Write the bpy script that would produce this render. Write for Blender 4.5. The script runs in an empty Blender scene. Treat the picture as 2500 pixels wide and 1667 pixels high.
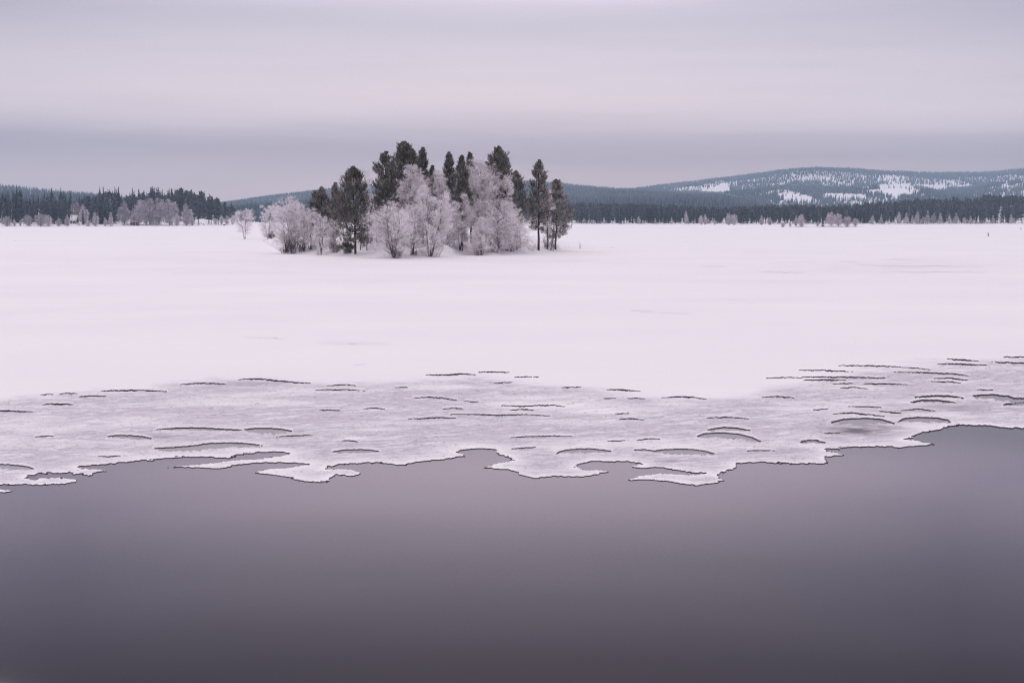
import bpy, math, random
import numpy as np

C = bpy.context.scene.collection
R = math.radians
# ------------------------------------------------------------------ camera
FPX, CX, CY, HZ, CH = 3125.0, 1250.0, 833.5, 532.0, 6.5     # in pixels of the 2500 px wide photograph; camera height in m
PITCH = math.atan((CY - HZ) / FPX)
cam_data = bpy.data.cameras.new("camera"); cam = bpy.data.objects.new("camera", cam_data); C.objects.link(cam)
cam_data.sensor_width = 36.0; cam_data.lens = 36.0 * FPX / 2500.0
cam_data.clip_start = 0.5; cam_data.clip_end = 40000.0
cam.location = (0, 0, CH); cam.rotation_euler = (math.pi / 2 - PITCH, 0, 0)
bpy.context.scene.camera = cam

# ------------------------------------------------------------------ sky
SUN_EL, SUN_ROT = R(38), R(150)
world = bpy.data.worlds.new("World"); bpy.context.scene.world = world; world.use_nodes = True
nt = world.node_tree; nt.nodes.clear()
def N(nt, typ, **kw):
    n = nt.nodes.new(typ)
    for k, v in kw.items(): setattr(n, k, v)
    return n
def L(nt, a, b): nt.links.new(a, b)
out = N(nt, 'ShaderNodeOutputWorld'); bg = N(nt, 'ShaderNodeBackground'); bg.inputs['Strength'].default_value = 0.1
sky = N(nt, 'ShaderNodeTexSky', sky_type='NISHITA'); sky.sun_disc = False; sky.sun_elevation = SUN_EL; sky.sun_rotation = SUN_ROT
tc = N(nt, 'ShaderNodeTexCoord'); sep = N(nt, 'ShaderNodeSeparateXYZ'); L(nt, tc.outputs['Generated'], sep.inputs[0])
def math_node(nt, op, a, b=None, c=None, clamp=False):
    m = N(nt, 'ShaderNodeMath', operation=op); m.use_clamp = clamp
    for i, x in enumerate((a, b, c)):
        if x is None: continue
        if hasattr(x, 'links'): L(nt, x, m.inputs[i])
        else: m.inputs[i].default_value = x
    return m.outputs[0]
# soft stratus: noise stretched along the horizon pushes the bands up and down
mp = N(nt, 'ShaderNodeMapping'); mp.inputs['Scale'].default_value = (1.6, 1.6, 22); L(nt, tc.outputs['Generated'], mp.inputs[0])
nz = N(nt, 'ShaderNodeTexNoise'); nz.inputs['Scale'].default_value = 1.6; nz.inputs['Detail'].default_value = 5; nz.inputs['Roughness'].default_value = 0.5
L(nt, mp.outputs[0], nz.inputs['Vector'])
mp2 = N(nt, 'ShaderNodeMapping'); mp2.inputs['Scale'].default_value = (3.0, 3.0, 40); mp2.inputs['Location'].default_value = (4, 1, 0); L(nt, tc.outputs['Generated'], mp2.inputs[0])
nz2 = N(nt, 'ShaderNodeTexNoise'); nz2.inputs['Scale'].default_value = 1.5; nz2.inputs['Detail'].default_value = 4
L(nt, mp2.outputs[0], nz2.inputs['Vector'])
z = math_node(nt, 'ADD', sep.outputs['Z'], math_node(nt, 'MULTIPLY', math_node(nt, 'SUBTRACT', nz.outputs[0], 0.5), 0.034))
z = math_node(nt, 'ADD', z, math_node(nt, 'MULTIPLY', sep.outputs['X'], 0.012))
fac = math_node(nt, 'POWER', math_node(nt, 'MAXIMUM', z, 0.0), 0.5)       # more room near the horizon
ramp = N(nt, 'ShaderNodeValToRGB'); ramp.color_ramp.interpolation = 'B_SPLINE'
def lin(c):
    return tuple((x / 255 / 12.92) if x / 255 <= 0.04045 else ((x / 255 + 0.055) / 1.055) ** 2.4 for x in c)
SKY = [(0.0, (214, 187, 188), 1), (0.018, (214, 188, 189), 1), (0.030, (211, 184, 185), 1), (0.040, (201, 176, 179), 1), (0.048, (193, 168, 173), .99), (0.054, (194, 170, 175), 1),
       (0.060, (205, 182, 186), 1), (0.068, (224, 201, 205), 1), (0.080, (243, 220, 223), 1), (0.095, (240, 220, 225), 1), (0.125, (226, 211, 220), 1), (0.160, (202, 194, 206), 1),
       (0.182, (252, 230, 248), 1.45), (0.215, (250, 229, 246), 1.4), (0.245, (240, 224, 242), 1.05), (0.285, (222, 210, 228), 1.0), (0.34, (136, 132, 142), 1.0),  # invented bands above the frame, shaped to grade the reflection in the water
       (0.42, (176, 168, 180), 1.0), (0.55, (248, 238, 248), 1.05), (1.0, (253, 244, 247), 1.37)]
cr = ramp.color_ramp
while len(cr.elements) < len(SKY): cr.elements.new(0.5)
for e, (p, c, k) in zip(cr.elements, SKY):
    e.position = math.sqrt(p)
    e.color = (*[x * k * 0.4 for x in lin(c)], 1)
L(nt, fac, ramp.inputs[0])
# brighter straight ahead, duller to both sides, faint mottling
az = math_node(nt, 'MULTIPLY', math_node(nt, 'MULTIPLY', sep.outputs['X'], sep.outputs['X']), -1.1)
azk = N(nt, 'ShaderNodeMapRange'); azk.inputs[1].default_value = 0.12; azk.inputs[2].default_value = 0.21; azk.inputs[3].default_value = 1.0; azk.inputs[4].default_value = 3.7; L(nt, sep.outputs['Z'], azk.inputs[0])  # falloff steepened in the unseen higher sky to dim the water's left and right
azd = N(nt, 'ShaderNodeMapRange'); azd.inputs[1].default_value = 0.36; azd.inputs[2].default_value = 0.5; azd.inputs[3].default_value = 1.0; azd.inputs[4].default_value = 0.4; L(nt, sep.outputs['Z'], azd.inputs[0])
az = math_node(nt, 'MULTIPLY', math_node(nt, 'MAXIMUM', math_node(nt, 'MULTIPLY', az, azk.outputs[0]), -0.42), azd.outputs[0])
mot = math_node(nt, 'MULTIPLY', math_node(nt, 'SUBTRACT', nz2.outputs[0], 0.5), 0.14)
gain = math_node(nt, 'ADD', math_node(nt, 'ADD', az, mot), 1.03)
hsv = N(nt, 'ShaderNodeMix', data_type='RGBA', blend_type='MULTIPLY'); hsv.inputs['Factor'].default_value = 1
L(nt, ramp.outputs[0], hsv.inputs['A'])
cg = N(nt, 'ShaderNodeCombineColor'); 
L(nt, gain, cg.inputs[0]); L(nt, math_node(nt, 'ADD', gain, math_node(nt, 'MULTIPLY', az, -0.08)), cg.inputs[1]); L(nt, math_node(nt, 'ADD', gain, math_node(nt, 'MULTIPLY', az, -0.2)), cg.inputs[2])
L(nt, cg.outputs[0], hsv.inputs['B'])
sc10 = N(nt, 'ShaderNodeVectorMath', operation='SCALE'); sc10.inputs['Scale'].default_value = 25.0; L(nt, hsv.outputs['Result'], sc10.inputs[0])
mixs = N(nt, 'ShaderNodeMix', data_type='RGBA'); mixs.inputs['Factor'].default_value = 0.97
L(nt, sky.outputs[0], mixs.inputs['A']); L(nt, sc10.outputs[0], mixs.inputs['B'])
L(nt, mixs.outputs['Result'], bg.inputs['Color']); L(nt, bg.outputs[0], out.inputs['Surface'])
# ------------------------------------------------------------------ sun behind the overcast
sd = bpy.data.lights.new("sun", 'SUN'); sd.energy = 0.5; sd.angle = R(40); sd.color = (1.0, 0.93, 0.93)
so = bpy.data.objects.new("sun", sd); C.objects.link(so); so.rotation_euler = (math.pi / 2 - SUN_EL, 0, R(180) - SUN_ROT + R(180)); so.location = (0, -50, 80)

sc = bpy.context.scene
sc.view_settings.view_transform = 'Standard'; sc.view_settings.look = 'None'; sc.view_settings.gamma = 1; sc.view_settings.exposure = 0
sc.view_settings.use_curve_mapping = False
sc.render.engine = 'CYCLES'
sc.cycles.use_denoising = True; sc.cycles.denoising_prefilter = 'NONE'; sc.cycles.filter_width = 1.2
sc.cycles.max_bounces = 5; sc.cycles.diffuse_bounces = 3; sc.cycles.glossy_bounces = 2; sc.cycles.volume_bounces = 1
sc.cycles.transparent_max_bounces = 4

# ------------------------------------------------------------------ projection helpers (photo pixel <-> ground point)
cp, sp_ = math.cos(PITCH), math.sin(PITCH)
def ray(u, v):
    x = (np.asarray(u, float) - CX) / FPX; y = -(np.asarray(v, float) - CY) / FPX
    return x, cp + y * sp_, -sp_ + y * cp
def ground(u, v, z=0.0):
    dx, dy, dz = ray(u, v); t = (z - CH) / dz
    return dx * t, dy * t
def xat(u, Y, v=520.0):
    dx, dy, dz = ray(u, v); return Y * dx / dy
def zat(v, Y):
    dx, dy, dz = ray(CX, v); return CH + Y * dz / dy
def proj(X, Y, Z):
    Zr = Z - CH; f = Y * cp - Zr * sp_; up = Y * sp_ + Zr * cp
    return CX + FPX * X / f, CY - FPX * up / f

# ------------------------------------------------------------------ numpy noise
def vnoise(x, y, seed=0):
    x = np.asarray(x, float); y = np.asarray(y, float)
    xi = np.floor(x).astype(np.int64); yi = np.floor(y).astype(np.int64); xf = x - xi; yf = y - yi
    def h(a, b):
        n = (a * 374761393 + b * 668265263 + seed * 982451653) & 0xffffffff
        n = ((n ^ (n >> 13)) * 1274126177) & 0xffffffff
        n = ((n ^ (n >> 16)) * 2246822519) & 0xffffffff
        return ((n ^ (n >> 15)) & 0xffffff) / float(0xffffff)
    xs = xf * xf * (3 - 2 * xf); ys = yf * yf * (3 - 2 * yf)
    a = h(xi, yi); b = h(xi + 1, yi); c = h(xi, yi + 1); d = h(xi + 1, yi + 1)
    return (a + (b - a) * xs) * (1 - ys) + (c + (d - c) * xs) * ys
def fbm(x, y, seed=0, oct=4, gain=0.5):
    s = 0; a = 1; t = 0
    for i in range(oct):
        s = s + a * vnoise(np.asarray(x) * 2 ** i, np.asarray(y) * 2 ** i, seed + i * 17); t += a; a *= gain
    return s / t
def sstep(a, b, x):
    t = np.clip((np.asarray(x, float) - a) / (b - a), 0, 1); return t * t * (3 - 2 * t)

# ------------------------------------------------------------------ object helpers
def tag(o, label=None, cat=None, group=None, kind=None):
    if label: o['label'] = label
    if cat: o['category'] = cat
    if group: o['group'] = group
    if kind: o['kind'] = kind
    return o
def mesh_np(name, V, F, mats, fmat=None, vattr=None, fattr=None, smooth=False):
    """V (n,3); F list of int arrays (k,3) or (k,4)"""
    if not isinstance(F, (list, tuple)): F = [F]
    F = [f for f in F if len(f)]
    me = bpy.data.meshes.new(name)
    me.vertices.add(len(V)); me.vertices.foreach_set('co', np.ascontiguousarray(V, dtype=np.float32).ravel())
    li = np.concatenate([f.ravel() for f in F]).astype(np.int32)
    tot = np.concatenate([np.full(len(f), f.shape[1], np.int32) for f in F])
    st = np.concatenate([[0], np.cumsum(tot)[:-1]]).astype(np.int32)
    me.loops.add(len(li)); me.loops.foreach_set('vertex_index', li)
    me.polygons.add(len(tot)); me.polygons.foreach_set('loop_start', st); me.polygons.foreach_set('loop_total', tot)
    for m in (mats if isinstance(mats, (list, tuple)) else [mats]): me.materials.append(m)
    if fmat is not None: me.polygons.foreach_set('material_index', np.asarray(fmat, np.int32))
    if smooth: me.polygons.foreach_set('use_smooth', np.ones(len(tot), bool))
    me.update(calc_edges=True)
    for k, a in (vattr or {}).items():
        at = me.attributes.new(k, 'FLOAT', 'POINT'); at.data.foreach_set('value', np.asarray(a, np.float32))
    for k, a in (fattr or {}).items():
        at = me.attributes.new(k, 'FLOAT', 'FACE'); at.data.foreach_set('value', np.asarray(a, np.float32))
    return me
def link(name, me, parent=None, loc=(0, 0, 0)):
    o = bpy.data.objects.new(name, me); C.objects.link(o); o.location = loc
    if parent: o.parent = parent
    return o
class MB:
    """gathers vertex / face arrays"""
    def __init__(s): s.V = []; s.F = {3: [], 4: []}; s.n = 0; s.A = []; s.M = {3: [], 4: []}
    def add(s, V, F, a=0.0, m=0):
        V = np.asarray(V, float).reshape(-1, 3); F = np.asarray(F, int)
        s.F[F.shape[1]].append(F + s.n); s.M[F.shape[1]].append(np.full(len(F), m))
        s.V.append(V); s.A.append(np.broadcast_to(np.asarray(a, float), (len(V),))); s.n += len(V)
    def box(s, x0, x1, y0, y1, z0, z1, m=0):
        V = [(x, y, z) for z in (z0, z1) for y in (y0, y1) for x in (x0, x1)]
        s.add(V, [(0, 2, 3, 1), (4, 5, 7, 6), (0, 1, 5, 4), (1, 3, 7, 5), (3, 2, 6, 7), (2, 0, 4, 6)], 0, m)
    def mesh(s, name, mats, attr='frost', smooth=False):
        F = [np.concatenate(s.F[k]) for k in (3, 4) if s.F[k]]; M = np.concatenate([np.concatenate(s.M[k]) for k in (3, 4) if s.F[k]])
        return mesh_np(name, np.concatenate(s.V), F, mats, M, {attr: np.concatenate(s.A)}, smooth=smooth)

# ------------------------------------------------------------------ materials
def newmat(name):
    m = bpy.data.materials.new(name); m.use_nodes = True; m.node_tree.nodes.clear(); nt = m.node_tree
    o = N(nt, 'ShaderNodeOutputMaterial'); b = N(nt, 'ShaderNodeBsdfPrincipled'); L(nt, b.outputs[0], o.inputs['Surface'])
    b.inputs['Roughness'].default_value = 0.85
    return m, nt, b
def mixcol(nt, f, a, b, blend='MIX'):
    m = N(nt, 'ShaderNodeMix', data_type='RGBA', blend_type=blend); m.clamp_factor = True
    for sock, x in (('Factor', f), ('A', a), ('B', b)):
        i = m.inputs[sock]
        if hasattr(x, 'links'): L(nt, x, i)
        elif isinstance(x, (int, float)): i.default_value = x
        else: i.default_value = (*x, 1) if len(x) == 3 else x
    return m.outputs['Result']
def attr(nt, name): return N(nt, 'ShaderNodeAttribute', attribute_name=name).outputs['Fac']
def noise(nt, scale, detail=4, rough=0.5, stretch=(1, 1, 1), rot=0, src='Object', loc=(0, 0, 0)):
    t = N(nt, 'ShaderNodeTexCoord'); m = N(nt, 'ShaderNodeMapping'); m.inputs['Scale'].default_value = stretch; m.inputs['Rotation'].default_value = (0, 0, rot)
    m.inputs['Location'].default_value = loc
    L(nt, t.outputs[src], m.inputs[0]); n = N(nt, 'ShaderNodeTexNoise'); n.inputs['Scale'].default_value = scale; n.inputs['Detail'].default_value = detail
    n.inputs['Roughness'].default_value = rough; L(nt, m.outputs[0], n.inputs['Vector']); return n.outputs[0]
def rng(nt, x, a, b, c=0.0, d=1.0):
    m = N(nt, 'ShaderNodeMapRange'); m.clamp = True
    for i, v in enumerate((x, a, b, c, d)):
        if hasattr(v, 'links'): L(nt, v, m.inputs[i])
        else: m.inputs[i].default_value = v
    return m.outputs[0]

SNOW = (0.86, 0.83, 0.86)
# snow and ice of the lake: white snow, grey wind-scoured slush ice, thin clear refrozen ice, dark wet break faces
M_LAKE, nt, b = newmat("snow_and_ice")
g, fill, wall, fr, dk = attr(nt, 'grey'), attr(nt, 'fill'), attr(nt, 'wall'), attr(nt, 'rime'), attr(nt, 'wet')
big = noise(nt, 0.06, 5, 0.55, (0.5, 1, 1)); 
snowc = mixcol(nt, rng(nt, big, 0.3, 0.7), (0.83, 0.80, 0.835), (0.875, 0.845, 0.875))
fine = noise(nt, 5.5, 7, 0.75, (0.36, 1, 1), R(-10)); mid = noise(nt, 0.42, 6, 0.6, (0.4, 1, 1), R(-14), loc=(3, 9, 0)); fleck = noise(nt, 5.2, 5, 0.65, (0.5, 0.9, 1), R(4), loc=(11, 2, 0))
icec = mixcol(nt, rng(nt, fine, 0.40, 0.60), (0.45, 0.41, 0.47), (0.66, 0.61, 0.675))
icec = mixcol(nt, rng(nt, mid, 0.50, 0.64, 0, 0.8), icec, (0.80, 0.76, 0.805))
icec = mixcol(nt, rng(nt, fleck, 0.60, 0.68, 0, 0.5), icec, (0.28, 0.25, 0.29))
col = mixcol(nt, g, snowc, icec)
col = mixcol(nt, fr, col, (0.88, 0.85, 0.88))
wn = rng(nt, noise(nt, 1.6, 7, 0.7, (0.5, 1, 1), R(3), loc=(1, 5, 0)), 0.38, 0.54)
col = mixcol(nt, math_node(nt, 'MULTIPLY', dk, wn), col, (0.13, 0.12, 0.145))
col = mixcol(nt, fill, col, mixcol(nt, rng(nt, fine, 0.35, 0.65), (0.27, 0.25, 0.285), (0.35, 0.325, 0.365)))
col = mixcol(nt, wall, col, (0.07, 0.055, 0.075))
L(nt, col, b.inputs['Base Color'])
L(nt, rng(nt, fill, 0, 1, 0.8, 0.32), b.inputs['Roughness']); b.inputs['IOR'].default_value = 1.31
bmp = N(nt, 'ShaderNodeBump'); bmp.inputs['Strength'].default_value = 0.35; bmp.inputs['Distance'].default_value = 0.05
hgt = math_node(nt, 'MULTIPLY', fine, rng(nt, fill, 0, 1, 1, 0.1)); L(nt, hgt, bmp.inputs['Height']); L(nt, bmp.outputs[0], b.inputs['Normal'])

M_WATER, nt, b = newmat("still_dark_water")
b.inputs['Base Color'].default_value = (0.026, 0.019, 0.028, 1); b.inputs['IOR'].default_value = 1.38; b.inputs['Roughness'].default_value = 0.05
bmp = N(nt, 'ShaderNodeBump'); bmp.inputs['Strength'].default_value = 0.012; bmp.inputs['Distance'].default_value = 0.02
L(nt, noise(nt, 3.0, 3, 0.5), bmp.inputs['Height']); L(nt, bmp.outputs[0], b.inputs['Normal'])

M_SNOWG, nt, b = newmat("snow_on_land")
n1 = noise(nt, 0.35, 6, 0.6); c = mixcol(nt, rng(nt, n1, 0.3, 0.7), (0.80, 0.77, 0.81), SNOW); L(nt, c, b.inputs['Base Color'])
bmp = N(nt, 'ShaderNodeBump'); bmp.inputs['Strength'].default_value = 0.5; bmp.inputs['Distance'].default_value = 0.25
L(nt, noise(nt, 0.9, 6, 0.6), bmp.inputs['Height']); L(nt, bmp.outputs[0], b.inputs['Normal'])

def tree_mat(name, dark, pale, lo=0.0, hi=1.0, nscale=0.8, amount=0.35, objvar=0.0):
    m, nt, b = newmat(name); f = attr(nt, 'frost')
    n = noise(nt, nscale, 4, 0.6)
    f = math_node(nt, 'ADD', f, math_node(nt, 'MULTIPLY', math_node(nt, 'SUBTRACT', n, 0.5), amount * 2))
    if objvar:
        oi = N(nt, 'ShaderNodeObjectInfo'); f = math_node(nt, 'ADD', f, math_node(nt, 'MULTIPLY', math_node(nt, 'SUBTRACT', oi.outputs['Random'], 0.5), objvar))
    c = mixcol(nt, rng(nt, f, lo, hi), dark, pale); L(nt, c, b.inputs['Base Color']); b.inputs['Roughness'].default_value = 0.9
    b.inputs['Specular IOR Level'].default_value = 0.2
    return m
M_NEEDLE = tree_mat("pine_needles_with_rime", (0.075, 0.072, 0.046), (0.62, 0.57, 0.56), 0.05, 0.85, 0.5, 0.22)
M_RIME = tree_mat("rimed_twigs", (0.15, 0.12, 0.13), (0.93, 0.88, 0.92), -0.18, 0.62, 0.5, 0.2)
M_BROWN = tree_mat("bare_brown_twigs", (0.05, 0.028, 0.028), (0.42, 0.34, 0.35), 0.1, 1.0, 1.5, 0.2)
M_BARK = tree_mat("rimed_bark", (0.055, 0.04, 0.042), (0.45, 0.39, 0.42), 0.1, 1.0, 2.0, 0.3)
M_FARCON = tree_mat("far_conifer_needles", (0.018, 0.024, 0.024), (0.27, 0.27, 0.30), 0.15, 1.1, 0.25, 0.28, 0.25)
M_FARPINE = tree_mat("far_pine_needles", (0.04, 0.044, 0.036), (0.26, 0.25, 0.26), 0.15, 1.1, 0.25, 0.28, 0.25)
M_FARRIME = tree_mat("far_rimed_twigs", (0.12, 0.105, 0.12), (0.84, 0.77, 0.83), 0.0, 0.9, 0.3, 0.25, 0.25)
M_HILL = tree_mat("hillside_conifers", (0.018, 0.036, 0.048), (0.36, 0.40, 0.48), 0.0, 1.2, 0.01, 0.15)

def simple(name, colr, rough=0.8, var=0.12, scale=6):
    m, nt, b = newmat(name); n = noise(nt, scale, 4)
    L(nt, mixcol(nt, rng(nt, n, 0.3, 0.7), tuple(x * (1 - var) for x in colr), tuple(min(1, x * (1 + var)) for x in colr)), b.inputs['Base Color']); b.inputs['Roughness'].default_value = rough
    return m
M_RED = simple("falu_red_boards", (0.22, 0.035, 0.04)); M_WHITE = simple("white_paint", (0.72, 0.70, 0.72)); M_DARK = simple("dark_timber", (0.05, 0.045, 0.05))
M_BROWNW = simple("brown_boards", (0.16, 0.09, 0.08)); M_GLASS = simple("dark_glass", (0.03, 0.03, 0.035), 0.1); M_STICK = simple("weathered_stick", (0.06, 0.05, 0.055))
M_ROCK = simple("dark_rock", (0.06, 0.05, 0.055))

# ------------------------------------------------------------------ the lake: water, ice, snow
edge = []
def ez(pts, ox, oy, s): edge.extend([(ox + x / s, oy + y / s) for x, y in pts])
edge += [(-520, 1196), (-300, 1205), (-160, 1198), (-60, 1205), (0, 1201), (22, 1199.5), (37, 1196), (0, 1194), (-20, 1190), (-14, 1183)]
ez([(0,887),(180,884),(350,889),(400,880),(430,886),(480,880),(550,862),(545,850),(480,843),(400,836),(310,838),(250,856),(190,842),(200,826),(270,807),(400,803),(560,808),(620,822),(660,825),(665,808),(700,798),(775,790),(740,779),(620,776),(545,758),(620,750),(750,742),(880,726),(1000,716),(1070,716),(1150,702),(1300,690),(1500,690),(1600,693),(1655,698),(1690,676),(1830,658),(1950,650),(2040,654),(2082,664),(2060,676),(1960,688),(1840,706),(1700,712),(1600,722),(1480,738),(1340,748),(1210,765),(1300,761),(1450,766),(1590,772),(1700,745),(1790,735),(1850,730),(2000,728),(2130,735),(2235,741),(2150,752),(2060,772),(1930,773),(1860,792)], 0, 880, 2.94)
ez([(70,803),(170,812),(280,829),(350,845),(415,868),(480,866),(560,863),(620,860),(590,846),(620,830),(660,815),(700,820),(760,826),(800,818),(822,800),(790,788),(745,776),(650,774),(568,777),(590,757),(700,741),(850,730),(1000,733),(1085,744),(1140,745),(1200,730),(1300,717),(1400,710),(1460,700),(1500,690),(1582,684),(1565,670),(1508,656),(1560,639),(1640,632),(1700,627),(1770,634),(1800,640),(1790,655),(1840,680),(1890,692),(1915,712),(1870,724),(1790,738),(1712,766),(1820,772),(1900,784),(1950,802),(1980,822),(2060,838),(2100,840),(2200,826),(2330,828)], 600, 880, 2.94)
ez([(640,831),(700,826),(760,812),(832,795),(790,785),(700,784),(620,770),(598,762),(640,735),(720,719),(850,722),(990,720),(1040,730),(1090,741),(1020,751),(1018,762),(1060,770),(1190,764),(1250,768),(1310,780),(1390,797),(1470,801),(1550,804),(1470,818),(1360,815),(1200,808),(1060,826),(975,853),(1150,852),(1300,866),(1400,885),(1480,891),(1580,880),(1675,856),(1640,840),(1618,818),(1640,803),(1720,785),(1750,765),(1757,740),(1800,728),(1950,727),(2100,736),(2180,736)], 1200, 880, 2.94)
ez([(150,1003),(300,1019),(450,1012),(550,1019),(615,1010),(618,990),(590,968),(620,952),(700,942),(772,938),(740,925),(640,905),(588,893),(700,880),(800,878),(900,866),(1100,862),(1170,866),(1250,875),(1400,860),(1500,853),(1565,845),(1480,832),(1400,812),(1290,803),(1360,787),(1385,766),(1440,756),(1470,738),(1550,725),(1600,718),(1640,696),(1700,684),(1780,675),(1900,676),(2000,680),(2100,690),(2200,700),(2352,703)], 1850, 850, 3.618)
edge += [(2580, 1050), (2660, 1056), (2720, 1044), (2860, 1040), (3100, 1046)]
EDGE = np.array(edge)

# openings: (far-edge points, drop in px, fill)  fill 0 = open slit, 1 = refrozen thin ice
S = [([(100,963),(115,962.4),(129,963)],2,0),([(145,961.5),(165,960),(187,960.5)],2.2,0),([(195,968.5),(215,966),(236,966),(258,967.5)],2.6,0),
([(248,955.5),(270,953),(320,952.3),(370,953),(405,956)],3.4,0),([(105,987),(135,985),(160,986),(178,987.5)],4,0),([(-60,999),(-20,1001),(20,1002),(80,1005)],3.4,0),
([(440,939),(480,936),(520,935.3),(550,938.5)],3,0),([(582,927),(610,925),(643,924.8),(665,928),(710,932),(758,936)],3.4,0),
([(383,1048),(420,1044),(460,1043.3),(510,1044),(550,1047),(590,1048.6)],6,1),([(595,1048),(620,1044.5),(650,1044),(680,1045.5),(712,1051)],13,1),
([(675,1065.5),(720,1062),(745,1061.5),(762,1062.5)],2.5,0),([(263,1064),(290,1061),(320,1062),(350,1065),(370,1069)],8,1),([(85,1065.5),(105,1063.5),(130,1063.5)],2,0),
([(378,1093),(430,1090),(490,1085.5),(500,1081),(560,1079.6),(600,1081),(640,1086)],14,1),([(-60,1128),(0,1131),(40,1134),(75,1139),(82,1143)],11,1),([(240,1112),(262,1113.5),(292,1111.5)],2,0),
([(798,942.5),(830,939),(850,939.5),(868,942)],2.4,0),([(772,953),(800,951),(850,951.5),(890,954)],2.2,0),([(965,946.5),(980,945.6),(995,946)],2.2,0),([(1040,915.8),(1080,915),(1130,912.3),(1160,915)],3,0),
([(1170,909),(1205,907.5),(1242,909.5)],2.4,0),([(1256,921),(1290,920),(1314,920.5)],1.5,0),([(1206,935),(1230,933.8),(1249,934.2)],2.2,0),([(1372,946),(1395,945),(1418,945.8)],2.6,0),
([(1010,971.5),(1050,969.3),(1080,971),(1115,977.5)],2.4,0),([(1135,979),(1170,981.3)],2,0),([(780,1001),(805,1000.5),(828,1001.5)],2.4,0),([(888,997.5),(915,995.3),(940,998.5)],2.4,0),
([(1225,990),(1280,991),(1310,989),(1350,989),(1378,992)],3,0),([(1245,1001.5),(1275,998.3),(1303,1001)],2.4,0),([(1082,998),(1105,996),(1130,997.5)],2,0),
([(1100,1011.5),(1150,1010.5),(1210,1012.8),(1280,1011.2),(1342,1015)],2.6,0),([(997,1022),(1030,1021),(1070,1018),(1112,1020.5)],2.6,0),([(812,1101),(840,1097.3),(880,1095.6),(915,1098),(926,1101.5)],9,1),
([(1248,1067),(1290,1064.5),(1350,1063),(1397,1064.4)],2.4,0),([(1250,1094.5),(1275,1092.2),(1308,1090.3)],3,0),([(836,1075),(855,1074),(872,1077)],2.4,0),
([(1482,951),(1520,951.3),(1562,955.5)],3.2,0),([(1615,971),(1655,967.6),(1690,969),(1724,974.5)],3.2,0),([(1862,969.5),(1900,966.8),(1938,971)],3,0),([(1475,972.5),(1502,972)],2,0),([(1533,973),(1552,971.8),(1574,973)],2.2,0),
([(1510,1023.5),(1540,1020.8),(1571,1024.5)],2.4,0),([(1502,1009.5),(1534,1009)],2,0),([(1725,1019.5),(1780,1017.6),(1828,1022)],2.2,0),([(1728,1048),(1760,1042.3),(1790,1042.6),(1832,1049.5)],8,1),
([(1702,1064),(1718,1057),(1760,1055),(1800,1058),(1835,1066),(1856,1076)],13,1),([(1485,1075.5),(1525,1074.5)],2,0),([(1555,1073),(1590,1069.3),(1612,1071.5)],2.2,0),
([(1358,1106),(1370,1099),(1400,1095),(1440,1093.6),(1470,1096.6),(1492,1099.5)],10,1),([(1548,1097),(1570,1095.3),(1594,1099)],4,1),([(1594,1100),(1620,1096),(1680,1094.6),(1720,1099),(1747,1107)],13,1),
([(1825,1099.5),(1860,1098),(1892,1099.5)],2,0),([(1955,1075),(1975,1073),(2000,1073.5)],2.2,0),([(1870,923.5),(1912,921.3),(1958,922)],1.8,0),([(1952,903.5),(2010,903.8),(2082,907.8)],2.8,0),
([(2049,893),(2120,892.3),(2192,895.8)],2.8,0),([(2192,896),(2225,898),(2270,903)],2,0),([(1958,920),(2060,920.6),(2110,921),(2160,923.3)],3.2,0),([(1962,927.5),(2030,926.8),(2064,928.8)],3,0),([(2035,937),(2082,936)],2.2,0),
([(2103,936.5),(2160,936.6),(2215,938.8)],2.6,0),([(2052,947.8),(2085,945.2),(2116,948.4)],2.6,0),([(2308,877),(2350,878),(2390,881.3)],3,0),([(2290,888.5),(2350,888.6),(2408,892)],3,0),
([(2420,885),(2460,884.6),(2530,888)],3,0),([(2450,872),(2490,871.3),(2560,874)],3,0),([(2183,908.5),(2260,909.6),(2330,913),(2364,917.5)],3.2,0),([(2280,924),(2320,923),(2364,928.5)],3,0),
([(2273,931.8),(2320,932),(2345,935.8)],2.4,0),([(2385,951.3),(2422,952.3)],2,0),([(2235,969),(2285,965),(2320,966.5),(2352,971.5)],5,1),([(2223,982),(2248,976.5),(2290,976.2),(2332,983)],6,1),
([(2372,965),(2420,962.5),(2465,967),(2472,970.5),(2530,974)],13,1),([(2450,987),(2500,981),(2560,982)],7,1),([(1985,1001),(2020,997.6)],2,0),([(2072,992),(2110,991.5),(2152,994.4)],2.6,0),
([(2200,1001.5),(2240,997.6),(2282,1003)],2.6,0),([(2035,1010),(2080,1006.8),(2130,1012),(2158,1016)],3.2,0),([(2026,1030),(2060,1022.5),(2110,1019.6),(2150,1022),(2184,1033)],14,1),
([(2193,1030),(2203,1021),(2240,1017.6),(2290,1019.6),(2315,1025),(2322,1032)],12,1),([(1953,1078),(1985,1073),(2016,1079.5)],6,1),([(2145,1003.5),(2200,1008)],2.6,0),([(2010,1057),(2050,1056)],2.2,0),
([(2530,905),(2600,903),(2680,907)],3,0),([(-260,1010),(-200,1007),(-140,1010)],3,0),([(2580,940),(2640,938),(2700,942)],3,0),([(2600,1000),(2680,995),(2760,1001)],9,1),([(-330,1080),(-250,1074),(-170,1082)],10,1)]

U = np.arange(-520, 3020, 2.3); Vr = np.concatenate([np.arange(796, 862, 2.0), np.arange(862, 1216, 0.9)])
UU, VV = np.meshgrid(U, Vr)
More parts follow.
